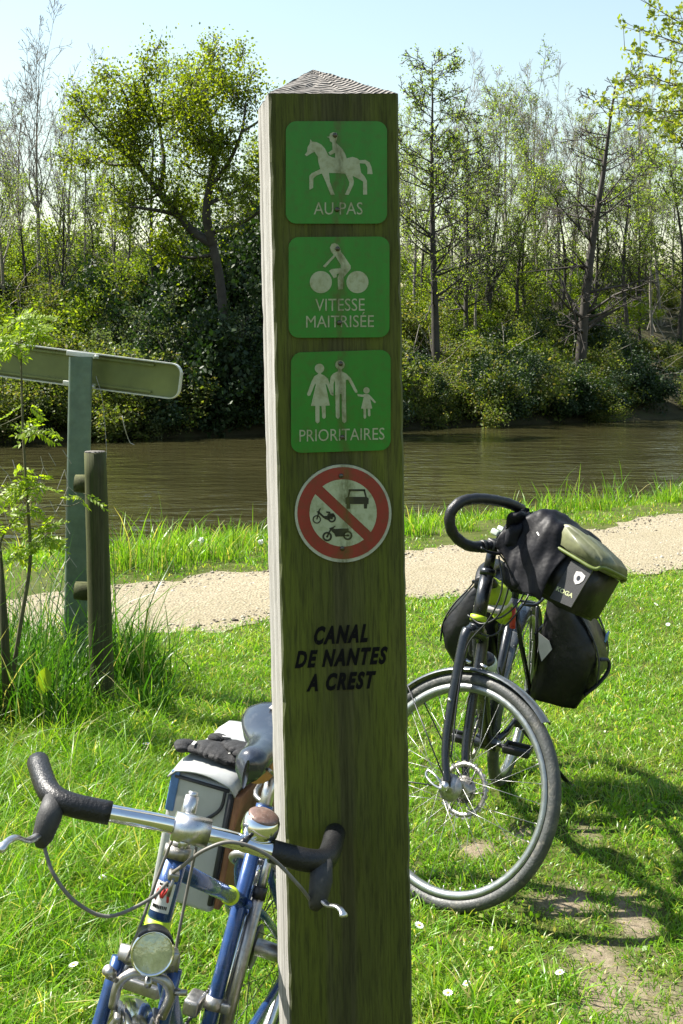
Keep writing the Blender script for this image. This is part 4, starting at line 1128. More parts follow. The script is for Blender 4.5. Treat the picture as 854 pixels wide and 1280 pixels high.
# ================= the black touring bicycle on its kickstand
B2 = bike_frame(math.degrees(math.atan2(0.34, 0.95)), 8.0, (0.61, 4.70, 0.0))
bike2 = empty('bicycle', B2)
tag(bike2, 'black touring bicycle with loaded bags standing on the grass behind the post', 'bicycle')
R2 = 0.34
a2v = (-0.309, 0, 0.951)
S2 = steer_mat(a2v, (1.0127, 0, R2), 70)
RA2, BB2, FA2 = Vector((0, 0, R2)), Vector((0.44, 0, 0.285)), Vector((1.06, 0, R2))
def st2(t): return BB2 + Vector((-0.30, 0, 0.954)) * t
def ha2(t): return Vector((1.0127, 0, R2)) + Vector(a2v) * t
bp2 = M['black_paint']
part(bike2, 'seat_tube', bp2, tube(st2(0), st2(0.50), 0.0165))
part(bike2, 'down_tube', bp2, lambda q: q.tube([ha2(0.475), BB2], [0.021, 0.022], 16))
part(bike2, 'top_tube', bp2, tube(ha2(0.62), st2(0.46), 0.0165))
part(bike2, 'head_tube', bp2, lambda q: (q.tube([ha2(0.455), ha2(0.64)], 0.022, 18), q.tube([ha2(0.45), ha2(0.47)], 0.025, 18), q.tube([ha2(0.625), ha2(0.645)], 0.025, 18)))
part(bike2, 'bottom_bracket', bp2, lambda q: q.tube([BB2 + Vector((0, -0.038, 0)), BB2 + Vector((0, 0.038, 0))], 0.024, 16))
for sg in (-1, 1):
    dr = RA2 + Vector((0, sg * 0.066, 0))
    part(bike2, 'chain_stay', bp2, lambda q: q.tube([BB2 + Vector((-0.02, sg * 0.024, 0)), BB2 + Vector((-0.12, sg * 0.042, 0.01)), dr], [0.013, 0.011, 0.009], 10))
    part(bike2, 'seat_stay', bp2, lambda q: q.tube([st2(0.455) + Vector((-0.006, sg * 0.018, 0)), st2(0.38) + Vector((-0.06, sg * 0.036, -0.03)), dr], 0.009, 10))
part(bike2, 'seat_post', M['black_paint'], tube(st2(0.48), st2(0.66), 0.0135))
saddle(bike2, (0.235, 0, 0.96), (M['black_plastic'],), 0.28, 0.16, 0.03, 0.05)
# fork
def crown2(q):
    q.tube([ha2(0.435) + Vector((0, -0.052, -0.01)), ha2(0.445) + Vector((0, -0.03, 0)), ha2(0.447) + Vector((0, 0.03, 0)), ha2(0.435) + Vector((0, 0.052, -0.01))], [0.017, 0.021, 0.021, 0.017], 14)
part(bike2, 'fork_crown', bp2, crown2, S2)
for sg in (-1, 1):
    part(bike2, 'fork_blade', bp2, lambda q: q.tube(curve_pts([ha2(0.445) + Vector((0, sg * 0.044, 0)), ha2(0.40) + Vector((0, sg * 0.056, 0)), ha2(0.22) + Vector((0.004, sg * 0.058, 0)), ha2(0.09) + Vector((0.016, sg * 0.058, 0)), FA2 + Vector((0, sg * 0.057, 0))], 5), [0.020 - 0.009 * i / 20 for i in range(21)], 14), S2)
    part(bike2, 'fork_boss', M['alloy'], lambda q: (q.tube([ha2(0.36) + Vector((0.008, sg * 0.050, 0)), ha2(0.36) + Vector((0.035, sg * 0.050, 0))], 0.006, 10),
         q.tube([ha2(0.23) + Vector((0.0, sg * 0.058, 0)), ha2(0.23) + Vector((0.003, sg * 0.076, 0))], 0.0055, 10)), S2)
W2f = S2 @ Matrix.Translation(FA2)
fw2 = wheel(bike2, W2f, R2, 0.0195, M['rim'], 32, hub=(0.025, 0.054), spoke_mat=M['spoke'])
W2r = Matrix.Translation(RA2)
wheel(bike2, W2r, R2, 0.0195, M['rim'], 32, hub=(0.022, 0.060), spoke_mat=M['spoke'])
def rotor(q):
    y = 0.038
    q.lathe([(0.080, y - 0.001), (0.080, y + 0.001), (0.066, y + 0.001), (0.066, y - 0.001)], 40, closed=True)
    for i in range(24):
        q.box((0.0815, y, 0), (0.006, 0.002, 0.009), 0, Matrix.Rotation(2 * math.pi * i / 24, 4, 'Y'))
    for i in range(6):
        a = 2 * math.pi * i / 6
        q.tube([(0.025 * math.cos(a), y, 0.025 * math.sin(a)), (0.068 * math.cos(a + 0.4), y, 0.068 * math.sin(a + 0.4))], 0.005, 6, flat=0.4)
    q.lathe([(0.034, y - 0.003), (0.034, y + 0.002), (0.018, y + 0.003)], 24)
part(fw2, 'brake_disc', M['dull_steel'], rotor, W2f)
def qr(q):
    q.tube([(0, -0.085, 0), (0, 0.085, 0)], 0.004, 8)
    q.lathe([(0.0, -0.084), (0.013, -0.083), (0.015, -0.07), (0.011, -0.062)], 16)
    q.tube(curve_pts([(0, -0.080, 0), (-0.025, -0.086, 0.012), (-0.055, -0.082, 0.014), (-0.070, -0.080, 0.012)], 4), 0.006, 10, flat=0.55)
    q.tube(curve_pts([(0, -0.080, -0.01), (-0.03, -0.086, -0.012), (-0.066, -0.082, -0.004), (-0.070, -0.080, 0.012)], 4), 0.004, 8)
part(fw2, 'quick_release', M['alloy'], qr, W2f)
mudguard(bike2, W2f, R2 + 0.016, 62, 218, 0.050, M['grey_mudguard'], (150, 205))
mudguard(bike2, W2r, R2 + 0.016, -8, 190, 0.050, M['grey_mudguard'], (80, 140))
# steering: stem, butterfly bar, levers
CL2 = Vector((0.87, 0, 1.075))
part(bike2, 'stem', bp2, lambda q: (q.tube([ha2(0.63), ha2(0.74)], 0.016, 16), q.tube([ha2(0.725), CL2], [0.018, 0.016], 14), q.tube([CL2 + Vector((0, -0.025, 0)), CL2 + Vector((0, 0.025, 0))], 0.021, 16)), S2)
half = [(0.870, 0, 1.075), (0.868, 0.07, 1.060), (0.860, 0.15, 1.018), (0.848, 0.22, 0.998), (0.825, 0.285, 1.012), (0.808, 0.315, 1.055), (0.808, 0.300, 1.100), (0.815, 0.250, 1.130), (0.825, 0.185, 1.150), (0.840, 0.11, 1.165), (0.850, 0.05, 1.168)]
for sg in (-1, 1):
    hbp = curve_pts([(p[0], sg * p[1], p[2]) for p in half], 5)
    hbar = part(bike2, 'handlebar', M['dark_steel'], lambda q: q.tube(hbp[:14], 0.0125, 12), S2)
    part(hbar, 'grip', M['grip'], lambda q: (q.tube(hbp[11:], [0.0166 + 0.0007 * math.sin(i * 2.1) for i in range(len(hbp) - 11)], 16), q.ball(tuple(hbp[-1]), 0.0165), q.tube([hbp[11] - (hbp[12] - hbp[11]), hbp[11]], [0.020, 0.0195], 14)), S2)
    bl = Vector((0.862, sg * 0.118, 1.030))
    lev = part(hbar, 'brake_lever', M['black_plastic'], lambda q: (q.box(tuple(bl), (0.04, 0.032, 0.036), 0.008), q.tube(curve_pts([bl + Vector((0.02, 0, 0)), bl + Vector((0.045, sg * 0.02, -0.012)), bl + Vector((0.05, sg * 0.09, -0.02)), bl + Vector((0.045, sg * 0.12, -0.018))], 4), 0.006, 10, flat=0.7)), S2)
    part(hbar, 'shifter', M['black_plastic'], lambda q: (q.tube([bl + Vector((-0.012, -sg * 0.02, -0.005)), bl + Vector((-0.012, -sg * 0.05, 0.0))], 0.020, 14), q.box(tuple(bl + Vector((0.002, -sg * 0.035, 0.024))), (0.035, 0.03, 0.012), 0.004)), S2)
part(bike2, 'bicycle_computer', M['bottle'], lambda q: (q.box((0.842, -0.060, 1.085), (0.045, 0.034, 0.016), 0.005), q.box((0.842, -0.10, 1.068), (0.030, 0.025, 0.02), 0.006)), S2)
for pts in ([(0.90, -0.13, 1.02), (0.95, -0.10, 0.98), (0.95, -0.05, 0.86), (0.90, -0.03, 0.80), (0.84, -0.03, 0.80)],
            [(0.90, -0.12, 1.01), (0.96, -0.12, 0.93), (0.95, -0.09, 0.83), (0.91, -0.065, 0.72), (0.96, -0.066, 0.58), (1.03, -0.064, 0.42)],
            [(0.89, 0.12, 1.01), (0.93, 0.09, 0.92), (0.93, 0.03, 0.80), (0.90, 0.0, 0.77), (0.87, -0.02, 0.80)],
            [(0.89, 0.10, 1.02), (0.93, 0.06, 0.93), (0.92, 0.03, 0.85), (0.86, 0.03, 0.80)]):
    part(bike2, 'cable', M['black_cable'], lambda q: q.tube(curve_pts(pts, 7), 0.0028, 8), S2)
crankset(bike2, BB2, [(0.098, -0.05), (0.085, -0.043), (0.065, -0.037)], 200, M['black_paint'], (RA2, 0.035))
part(bike2, 'chain_guard', M['black_plastic'], lambda q: q.box((0.25, -0.058, 0.385), (0.34, 0.012, 0.03), 0.005))
part(bike2, 'cassette', M['dark_steel'], lambda q: [q.lathe([(0.020 + 0.006 * i, -0.052 + 0.005 * i), (0.020 + 0.006 * i, -0.050 + 0.005 * i), (0.012, -0.049 + 0.005 * i)], 26) for i in range(6)], W2r)
def rack2(q):
    z = 0.735
    for sg in (-1, 1):
        q.tube(curve_pts([(0.27, sg * 0.03, z + 0.01), (0.19, sg * 0.062, z), (-0.05, sg * 0.065, z), (-0.17, sg * 0.06, z)], 4), 0.006, 8)
        q.tube([(0.17, sg * 0.065, z - 0.01), (0.03, sg * 0.08, R2)], 0.006, 8); q.tube([(-0.12, sg * 0.064, z), (0.0, sg * 0.08, R2)], 0.006, 8)
        q.tube([(0.15, sg * 0.068, 0.62), (-0.09, sg * 0.068, 0.62)], 0.005, 8)
    for x in (0.18, 0.05, -0.06, -0.17): q.tube([(x, -0.062, z), (x, 0.062, z)], 0.005, 8)
part(bike2, 'rear_carrier', M['dark_steel'], rack2)
kf = B2.inverted() @ Vector((0.86, 4.62, 0.005))
part(bike2, 'kickstand', M['dark_steel'], lambda q: (q.tube([(0.20, 0.06, 0.30), (kf.x, kf.y, kf.z)], [0.009, 0.008], 10), q.box((0.20, 0.055, 0.305), (0.05, 0.03, 0.03), 0.005), q.ball((kf.x, kf.y, kf.z + 0.006), (0.014, 0.014, 0.008))))
bc = BB2.lerp(ha2(0.5), 0.42)
part(bike2, 'bottle_cage', M['dark_steel'], lambda q: [q.tube([bc + Vector((-0.045 + 0.03 * i, s3 * 0.04, 0.055 + 0.025 * i)) for i in (-1.2, 0, 1.5)], 0.003, 8) for s3 in (-1, 1)])
part(bike2, 'cable_lock', M['black_rubber'], lambda q: q.tube(curve_pts([(0.55, -0.045, 0.70), (0.62, -0.055, 0.76), (0.70, -0.05, 0.74), (0.70, -0.045, 0.66), (0.62, -0.05, 0.63), (0.55, -0.045, 0.70)], 6), 0.007, 10))
part(bike2, 'frame_clamp', M['neon'], lambda q: q.tube([ha2(0.48), ha2(0.498)], 0.0262, 18))
part(bike2, 'frame_strap', M['red_plastic'], lambda q: q.tube([(0.60, 0.055, 0.80), (0.585, 0.06, 0.73)], 0.010, 10, flat=0.6))

# water bottle in the cage
wbM = B2 @ Matrix.Translation(bc + Vector((-0.02, 0, 0.05))) @ (Vector((ha2(0.5) - BB2)).to_track_quat('Y', 'Z').to_matrix().to_4x4())
wb = empty('water_bottle', wbM)
tag(wb, 'pale translucent water bottle in the frame of the black bicycle', 'bottle')
part(wb, 'body', M['bottle'], lambda q: q.lathe([(0.0, -0.09), (0.034, -0.088), (0.0365, -0.08), (0.0365, 0.02), (0.033, 0.032), (0.033, 0.042), (0.0365, 0.055), (0.0365, 0.075), (0.028, 0.088), (0.0, 0.089)], 24))
part(wb, 'cap', M['black_plastic'], lambda q: q.lathe([(0.0, 0.115), (0.009, 0.115), (0.010, 0.10), (0.018, 0.098), (0.029, 0.092), (0.030, 0.082), (0.0, 0.082)], 20))

# hi-vis vest stuffed over the frame behind the head tube
hv = empty('hivis_vest', B2.copy())
tag(hv, 'bright yellow hi-vis vest bundled over the frame of the black bicycle', 'vest')
r3 = random.Random(8)
def bundle(q, c, rad, seed, nu=22, nv2=14, rough=0.18):
    rr_ = random.Random(seed); ph = [rr_.uniform(0, 6.28) for _ in range(6)]
    vs = []; fs = []
    for i in range(nv2 + 1):
        t = math.pi * i / nv2
        for j in range(nu):
            a = 2 * math.pi * j / nu
            f = 1 + rough * (math.sin(3 * a + ph[0] + 2 * t) * 0.5 + math.sin(5 * t + ph[1] + a) * 0.4 + math.sin(7 * a - 3 * t + ph[2]) * 0.35)
            vs.append((c[0] + rad[0] * math.sin(t) * math.cos(a) * f, c[1] + rad[1] * math.sin(t) * math.sin(a) * f, c[2] + rad[2] * math.cos(t) * f))
    for i in range(nv2):
        for j in range(nu):
            fs.append((i * nu + j, (i + 1) * nu + j, (i + 1) * nu + (j + 1) % nu, i * nu + (j + 1) % nu))
    q.add(vs, fs, True)
part(hv, 'cloth', M['hivis'], lambda q: (bundle(q, (0.62, 0.0, 0.825), (0.10, 0.042, 0.048), 1), bundle(q, (0.70, -0.01, 0.86), (0.04, 0.04, 0.045), 2), bundle(q, (0.58, 0.02, 0.78), (0.04, 0.04, 0.04), 5)))
part(hv, 'reflective_strip', M['reflector'], lambda q: q.box((0.66, -0.0, 0.812), (0.18, 0.092, 0.020), 0.009))

# panniers of the black bicycle: roll-top tarpaulin bags
def pannier2(label, sg, w, h, tilt):
    T0 = B2 @ Matrix.Translation((0.03, sg * 0.085, 0.775)) @ Matrix.Rotation(rd(tilt * -sg), 4, 'X')
    pn = empty('pannier_bag', T0)
    tag(pn, label, 'pannier', 'black panniers of the touring bicycle')
    lv = 12; mr = 28
    vs = []; fs = []
    hwf = lambda t: w * (0.35 + 0.65 * math.sin(min(1, t * 1.6) * math.pi / 2)) * (1 - 0.25 * max(0, t - 0.7) / 0.3)
    rr_ = random.Random(5 + sg)
    for i in range(lv + 1):
        t = i / lv                                                  # 0 top .. 1 bottom
        hw = w * (0.35 + 0.65 * math.sin(min(1, t * 1.6) * math.pi / 2)) * (1 - 0.25 * max(0, t - 0.7) / 0.3)
        hl = 0.165 * (0.9 + 0.1 * math.sin(math.pi * t)) * (1 - 0.16 * max(0, t - 0.55) / 0.45)
        for j in range(mr):
            a = 2 * math.pi * j / mr
            ca, sa2 = math.cos(a), math.sin(a)
            x = hl * math.copysign(abs(ca) ** 0.55, ca); y = (math.copysign(abs(sa2) ** 0.55, sa2) + 1) / 2 * hw
            wob = 1 + 0.035 * math.sin(4 * a + 9 * t + sg) + 0.02 * math.sin(9 * a - 14 * t)
            vs.append((x * wob, sg * (0.004 + y * wob), 0.01 - h * t))
    for i in range(lv):
        for j in range(mr):
            a = i * mr + j; b2 = i * mr + (j + 1) % mr
            fs.append((a, b2, b2 + mr, a + mr))
    fs.append(tuple(range(mr))); fs.append(tuple(lv * mr + j for j in range(mr)))
    mb = MB(); mb.add(vs, fs, True); mb.build('body', M['pannier_black'], pn)
    part(pn, 'roll_top', M['pannier_black'], lambda q: (q.tube(curve_pts([(-0.165, sg * 0.055, 0.0), (-0.10, sg * 0.065, 0.028), (0.0, sg * 0.07, 0.034), (0.10, sg * 0.065, 0.030), (0.168, sg * 0.055, 0.004)], 6), 0.030, 14, flat=0.75)))
    for x in (-0.12, 0.12):
        part(pn, 'strap', M['black_trim'], lambda q: q.tube(curve_pts([(x, sg * 0.07, 0.038)] + [(x, sg * (hwf(t) + 0.004), 0.01 - h * t) for t in (0.12, 0.3, 0.5, 0.7)], 5), 0.010, 8, flat=0.3))
    part(pn, 'buckle', M['black_plastic'], lambda q: (q.box((0.165, sg * 0.06, -0.005), (0.02, 0.05, 0.03), 0.005), q.box((0.165, sg * 0.085, 0.004), (0.012, 0.02, 0.012), 0.003)))
    if sg > 0:
        part(pn, 'reflector', M['reflector'], lambda q: q.prism([(0.0, 0.0), (0.042, -0.018), (0.058, -0.045), (0.030, -0.098), (0.012, -0.060)], 0, 0.002, T=Matrix.Translation((0.1745, 0.010, -0.135)) @ Matrix.Rotation(rd(90), 4, 'Z')))
        part(pn, 'shoulder_strap', M['black_trim'], lambda q: q.tube(curve_pts([(0.10, w * 0.97, -0.19), (0.08, w + 0.025, -0.19), (0.08, w + 0.03, -0.23), (0.10, w + 0.005, -0.28), (0.10, w * 0.86, -0.33)], 6), 0.012, 8, flat=0.45))
        part(pn, 'badge', M['blue_strap'], lambda q: q.box((0.11, w + 0.006, -0.10), (0.06, 0.006, 0.03), 0.002))
    return pn
pannier2('large black tarpaulin pannier with a pale reflector patch, beneath the handlebar bag', 1, 0.235, 0.40, 3)
pannier2('shiny black tarpaulin pannier on the left of the black bicycle, towards the post', -1, 0.205, 0.36, 4)

# handlebar bag
BS2 = B2 @ S2
hbag = empty('handlebar_bag', BS2.copy())
tag(hbag, 'black handlebar bag with olive lid and the lettering KOGA on its side', 'bag')
def taper_box(q, x0, x1, y, z0, z1, dx0, dx1, bev):
    import bmesh
    bm = bmesh.new(); bmesh.ops.create_cube(bm, size=1)
    for w_ in bm.verts:
        X_ = x1 if w_.co.x > 0 else x0; Z_ = z1 if w_.co.z > 0 else z0
        if w_.co.z < 0: X_ += dx1 if w_.co.x > 0 else dx0
        w_.co = Vector((X_, (1 if w_.co.y > 0 else -1) * y, Z_))
    bmesh.ops.bevel(bm, geom=list(bm.edges), offset=bev, segments=3, affect='EDGES')
    bm.verts.index_update()
    q.add([tuple(w_.co) for w_ in bm.verts], [[w_.index for w_ in f.verts] for f in bm.faces], True)
    bm.free()
part(hbag, 'body', M['pannier_black'], lambda q: taper_box(q, 0.945, 1.186, 0.098, 0.965, 1.125, 0.02, -0.010, 0.014))
part(hbag, 'side_panel', M['pannier_grey'], lambda q: q.prism([(1.105, 0.975), (1.180, 0.982), (1.189, 1.108), (1.114, 1.102)], -0.1025, -0.097))
# lid: rounded slab of olive map case over the front of the bag
def lid2(q):
    prof = [(1.040, 1.118), (1.192, 1.112), (1.204, 1.120), (1.207, 1.136), (1.199, 1.152), (1.170, 1.167), (1.10, 1.186), (1.055, 1.193), (1.038, 1.186)]
    import bmesh
    bm = bmesh.new()
    va = [bm.verts.new((p[0], -0.110, p[1])) for p in prof]; vb = [bm.verts.new((p[0], 0.080, p[1])) for p in prof]
    n = len(prof)
    bm.faces.new(va); bm.faces.new(vb[::-1])
    for i in range(n): bm.faces.new((va[i], vb[i], vb[(i + 1) % n], va[(i + 1) % n]))
    bmesh.ops.recalc_face_normals(bm, faces=bm.faces)
    bmesh.ops.bevel(bm, geom=[e for e in bm.edges if abs(e.verts[0].co.y - e.verts[1].co.y) < 1e-6], offset=0.010, segments=3, affect='EDGES')
    bm.verts.index_update()
    q.add([tuple(w_.co) for w_ in bm.verts], [[w_.index for w_ in f.verts] for f in bm.faces], True); bm.free()
part(hbag, 'lid', M['olive_lid'], lid2)
part(hbag, 'lid_piping', M['olive_side'], lambda q: q.tube(curve_pts([(1.047, -0.108, 1.117), (1.13, -0.112, 1.113), (1.193, -0.109, 1.111), (1.206, -0.09, 1.126), (1.207, 0.0, 1.128), (1.206, 0.07, 1.126), (1.193, 0.080, 1.111)], 5), 0.0055, 8))
def bag_text(txt, x0, x1, z0, h, dz, mat, nm):
    vs, fs, a, b_ = text_polys(txt, 0.0, 0.03)
    mb = MB()
    mb.add([(x0 + (x1 - x0) * (q[0] - a) / (b_ - a), -0.1032, z0 + dz * (q[0] - a) / (b_ - a) + q[1] / 0.7 * h) for q in vs], fs, False)
    return mb.build(nm, mat, hbag)
bag_text('KOGA', 1.112, 1.170, 1.004, 0.0125, 0.003, M['olive_print'], 'lettering')
shield = [(1.178, 1.081), (1.194, 1.086), (1.211, 1.081), (1.211, 1.066), (1.204, 1.053), (1.194, 1.046), (1.184, 1.053), (1.178, 1.066)]
emb = part(hbag, 'emblem', M['reflector'], lambda q: q.prism([(a - 0.034, z) for a, z in shield], -0.1038, -0.1020))
part(emb, 'emblem_mark', M['dark_steel'], lambda q: (q.prism([(1.160 + 0.006 * math.cos(i * 0.7854), 1.066 + 0.008 * math.sin(i * 0.7854)) for i in range(8)], -0.1044, -0.1036)))
part(hbag, 'mount', M['black_plastic'], lambda q: q.box((0.93, 0, 1.06), (0.09, 0.07, 0.05), 0.008))

# black jacket draped over the bag and bar
jk = empty('rain_jacket', BS2.copy())
tag(jk, 'crumpled black rain jacket draped between handlebar and handlebar bag', 'jacket')
def drape(q):
    # cloth arching over the back of the bag, hanging down on both sides, with folds
    nu, nv2 = 44, 26
    rr_ = random.Random(2)
    ph = [rr_.uniform(0, 6.28) for _ in range(8)]
    vs = []; fs = []
    for i in range(nu + 1):
        u = i / nu                                                  # along the bike: handlebar .. bag lid
        x = 0.880 + 0.215 * u
        zt = 1.128 + 0.085 * math.sin(math.pi * (0.12 + 0.74 * u)) + 0.006 * math.sin(9 * u + ph[0])
        low = 0.945 + 0.085 * (1 - u) ** 2 + 0.01 * math.sin(9 * u + ph[1])
        for j in range(nv2 + 1):
            v_ = j / nv2 * 2 - 1                                    # -1 near side .. 1 far side
            a = abs(v_)
            if a < 0.5:
                y = a / 0.5 * 0.105; z = zt - 0.03 * (a / 0.5) ** 2
            else:
                w_ = (a - 0.5) / 0.5
                y = 0.105 + 0.018 * math.sin(w_ * math.pi * 0.7) ; z = (zt - 0.03) * (1 - w_) + low * w_
            f = 0.007 * math.sin(7 * u + 5 * v_ + ph[2]) + 0.004 * math.sin(13 * u - 9 * v_ + ph[3]) + 0.004 * math.sin(11 * v_ + 5 * u + ph[4]) + 0.0018 * math.sin(31 * u + 17 * v_)
            y = math.copysign(y + (f if a > 0.4 else f * 0.3), v_)
            vs.append((x + 0.006 * math.sin(8 * v_ + ph[5]), y, z + (f if a < 0.55 else 0.2 * f)))
    for i in range(nu):
        for j in range(nv2):
            a = i * (nv2 + 1) + j; fs.append((a, a + 1, a + nv2 + 2, a + nv2 + 1))
    q.add(vs, fs, True)
jo = part(jk, 'cloth', M['jacket'], drape)
so = jo.modifiers.new('thickness', 'SOLIDIFY'); so.thickness = 0.004
sb = jo.modifiers.new('smooth', 'SUBSURF'); sb.levels = 1; sb.render_levels = 1
part(jk, 'sleeve', M['jacket'], lambda q: (bundle(q, (0.885, -0.06, 1.125), (0.035, 0.075, 0.045), 11, rough=0.25), bundle(q, (0.90, -0.10, 1.08), (0.04, 0.03, 0.055), 12, rough=0.2), bundle(q, (0.975, -0.088, 0.985), (0.065, 0.035, 0.045), 14, rough=0.12)))
part(jk, 'zip_pull', M['white_print'], lambda q: q.tube([(0.985, -0.128, 1.128), (1.005, -0.129, 1.118), (0.998, -0.129, 1.104)], 0.0025, 6))

# ------------------------------------------------------------------ direction sign seen from behind, with its posts
# round wooden fence post
wp_b = at(131, 890, 5.63); wp_t = at(119, 565, 5.60)
fp = empty('fence_post', Matrix.Translation((wp_b.x, wp_b.y, 0)))
tag(fp, 'mossy round wooden fence post rising out of the tall grass', 'fence post')
loc = lambda p: p - Vector((wp_b.x, wp_b.y, 0))
rr_ = random.Random(6)
pp = [Vector((0, 0, -0.3)).lerp(loc(wp_t), 0) if False else Vector((wp_b.x, wp_b.y, -0.3)).lerp(wp_t, i / 14) - Vector((wp_b.x, wp_b.y, 0)) for i in range(15)]
part(fp, 'trunk', M['stake_wood'], lambda q: q.tube(pp, [0.058 - 0.009 * i / 14 + rr_.uniform(-0.001, 0.001) for i in range(15)], 20))
part(fp, 'cut_top', M['end_grain'], lambda q: q.tube([pp[-1] + Vector((0, 0, -0.002)), pp[-1] + Vector((0, 0, 0.004))], [0.0488, 0.044], 20))
for py, ln in ((604, 0.10), (738, 0.11)):
    c_ = loc(at(97, py, 5.72))
    part(fp, 'rail_stub', M['stake_wood'], lambda q: q.tube([c_ + Vector((-0.012, 0.0, 0)), c_ + Vector((0.03, 0.002, -0.003)), c_ + Vector((ln, -0.02, -0.006))], [0.040, 0.043, 0.040], 14))

# galvanised post of box section with the tilted sign panel
SD = 6.05
mp_b = at(93, 865, SD); mp_t = at(101, 446, SD)
gs = empty('direction_sign', Matrix.Translation((mp_b.x, mp_b.y, 0)))
tag(gs, 'tilted metal direction sign seen from behind on a galvanised post', 'sign')
lc = lambda p: p - Vector((mp_b.x, mp_b.y, 0))
axis_ = (mp_t - mp_b).normalized()
def gpost(q):
    b0 = Vector((-axis_.x * 0.3, 0, -0.3)); t0 = lc(mp_t)
    hw, hd = 0.043, 0.03
    sec = []
    for cx, cy, a in ((hw, -hd, -90), (hw, hd, 0), (-hw, hd, 90), (-hw, -hd, 180)):
        for i in range(4):
            t = rd(a + 30 * i); sec.append((cx + 0.012 * math.cos(t), cy + 0.012 * math.sin(t)))
    n = len(sec); vs = []; fs = []
    for p in (b0, t0):
        for sx, sy in sec: vs.append((p.x + sx * math.cos(0.25) - sy * math.sin(0.25), p.y + sx * math.sin(0.25) + sy * math.cos(0.25), p.z))
    for j in range(n): fs.append((j, (j + 1) % n, (j + 1) % n + n, j + n))
    fs.append(tuple(range(n, 2 * n)))
    q.add(vs, fs, False)
part(gs, 'pole', M['galv'], gpost)
# panel: x along the sign, z up, y away from the camera
pl = at(-70, 440, SD + 0.16); pr_ = at(224, 478, SD - 0.02)
ux = (pr_ - pl).normalized(); uz = (Vector((0, 0, 1)) - ux * ux.z).normalized(); uy = uz.cross(ux)
PMt = Matrix.Identity(4)
for i in range(3): PMt[i][0] = ux[i]; PMt[i][1] = uy[i]; PMt[i][2] = uz[i]
PMt.translation = lc(pl) + uy * 0.048
Lp = (pr_ - pl).length; hp = 0.088
def outline(r, ins=0.0, n=6):
    out = []
    x0, x1, z0, z1 = ins, Lp - ins, -hp + ins, hp - ins
    for cx, cz, a in ((x1 - r, z0 + r, -90), (x1 - r, z1 - r, 0), (x0 + r, z1 - r, 90), (x0 + r, z0 + r, 180)):
        for i in range(n + 1):
            t = rd(a + 90 * i / n); out.append((cx + r * math.cos(t), cz + r * math.sin(t)))
    return out
pan = part(gs, 'panel', M['sign_back'], lambda q: q.prism(outline(0.05, 0.004), 0.0, 0.003), PMt)
def rimfn(q):
    o1, o2 = outline(0.053), outline(0.044, 0.006)
    n = len(o1); vs = []; fs = []
    for p in o1: vs.append((p[0], -0.032, p[1]))
    for p in o2: vs.append((p[0], -0.032, p[1]))
    for p in o1: vs.append((p[0], 0.004, p[1]))
    for p in o2: vs.append((p[0], 0.001, p[1]))
    for i in range(n):
        j = (i + 1) % n
        fs += [(i, j, n + j, n + i), (i, i + 2 * n, j + 2 * n, j), (n + i, n + j, 3 * n + j, 3 * n + i), (2 * n + i, 3 * n + i, 3 * n + j, 2 * n + j)]
    q.add(vs, fs, False)
part(pan, 'folded_rim', M['sign_edge'], rimfn, PMt)
part(pan, 'rail', M['sign_back'], lambda q: (q.box((Lp * 0.52, -0.010, hp - 0.022), (Lp * 0.72, 0.014, 0.010)), q.box((Lp * 0.52, -0.010, -hp + 0.022), (Lp * 0.72, 0.014, 0.010))), PMt)
xp = (Vector((0, 0, lc(mp_t).z)) + Vector((lc(mp_t).x, 0, 0)) - PMt.translation).dot(ux)
for dz in (hp - 0.012, -hp + 0.016):
    part(gs, 'clamp_band', M['sign_edge'], lambda q: (q.box((xp, -0.040, dz), (0.145, 0.010, 0.024), 0.002), q.box((xp - 0.066, -0.01, dz), (0.010, 0.06, 0.024)), q.box((xp + 0.066, -0.01, dz), (0.010, 0.06, 0.024)),
         q.tube([(xp + 0.078, -0.045, dz), (xp + 0.078, -0.02, dz)], 0.008, 8)), PMt @ Matrix.Translation((0, -0.062, 0)))

# leaning stake at the left edge
sk = empty('garden_stake', Matrix.Translation(at(8, 890, 5.3)))
tag(sk, 'thin dark stake leaning at the left edge beside the sapling', 'stake')
a_ = at(8, 890, 5.3)
part(sk, 'shaft', M['stake_wood'], lambda q: q.tube([Vector((0.01, 0, -0.1)), at(6, 790, 5.3) - a_, at(-2, 690, 5.32) - a_], [0.021, 0.019, 0.016], 12))
part(sk, 'tip', M['end_grain'], lambda q: q.tube([at(-2, 690, 5.32) - a_, at(-2.3, 687, 5.32) - a_], [0.0162, 0.013], 12))

# remains of chain link between the posts
def wires(q):
    rw = random.Random(5)
    def pt(i, j):
        px = -30 + i * 15.5 + (7.75 if j % 2 else 0); py = 585 + j * 15 - i * 3.2
        g_ = at(px, py, 5.92)
        return g_ + Vector((rw2[i, j][0], rw2[i, j][1], rw2[i, j][2]))
    rw2 = {(i, j): (rw.gauss(0, .006), rw.gauss(0, .012), rw.gauss(0, .006)) for i in range(10) for j in range(16)}
    for j in range(14):
        for i in range(8):
            if rw.random() < 0.22: continue
            p = pt(i, j)
            q.tube([p, pt(i, j + 1) if j % 2 == 0 else pt(i + 1, j + 1)], 0.0016, 4, cap=False)
            if rw.random() < 0.55: q.tube([p, pt(i - 1, j + 1) if (j % 2 == 0 and i > 0) else pt(i, j + 1)], 0.0016, 4, cap=False)
mb = MB(); wires(mb)
wf = mb.build('wire_fence', M['wire'])
tag(wf, 'torn sagging chain-link wire beside the galvanised post', 'wire fence')
mb = MB()
mb.tube(curve_pts([at(153, 520, 5.9), at(156, 535, 5.9), at(162, 552, 5.92), at(168, 556, 5.9)], 4), 0.0022, 5)
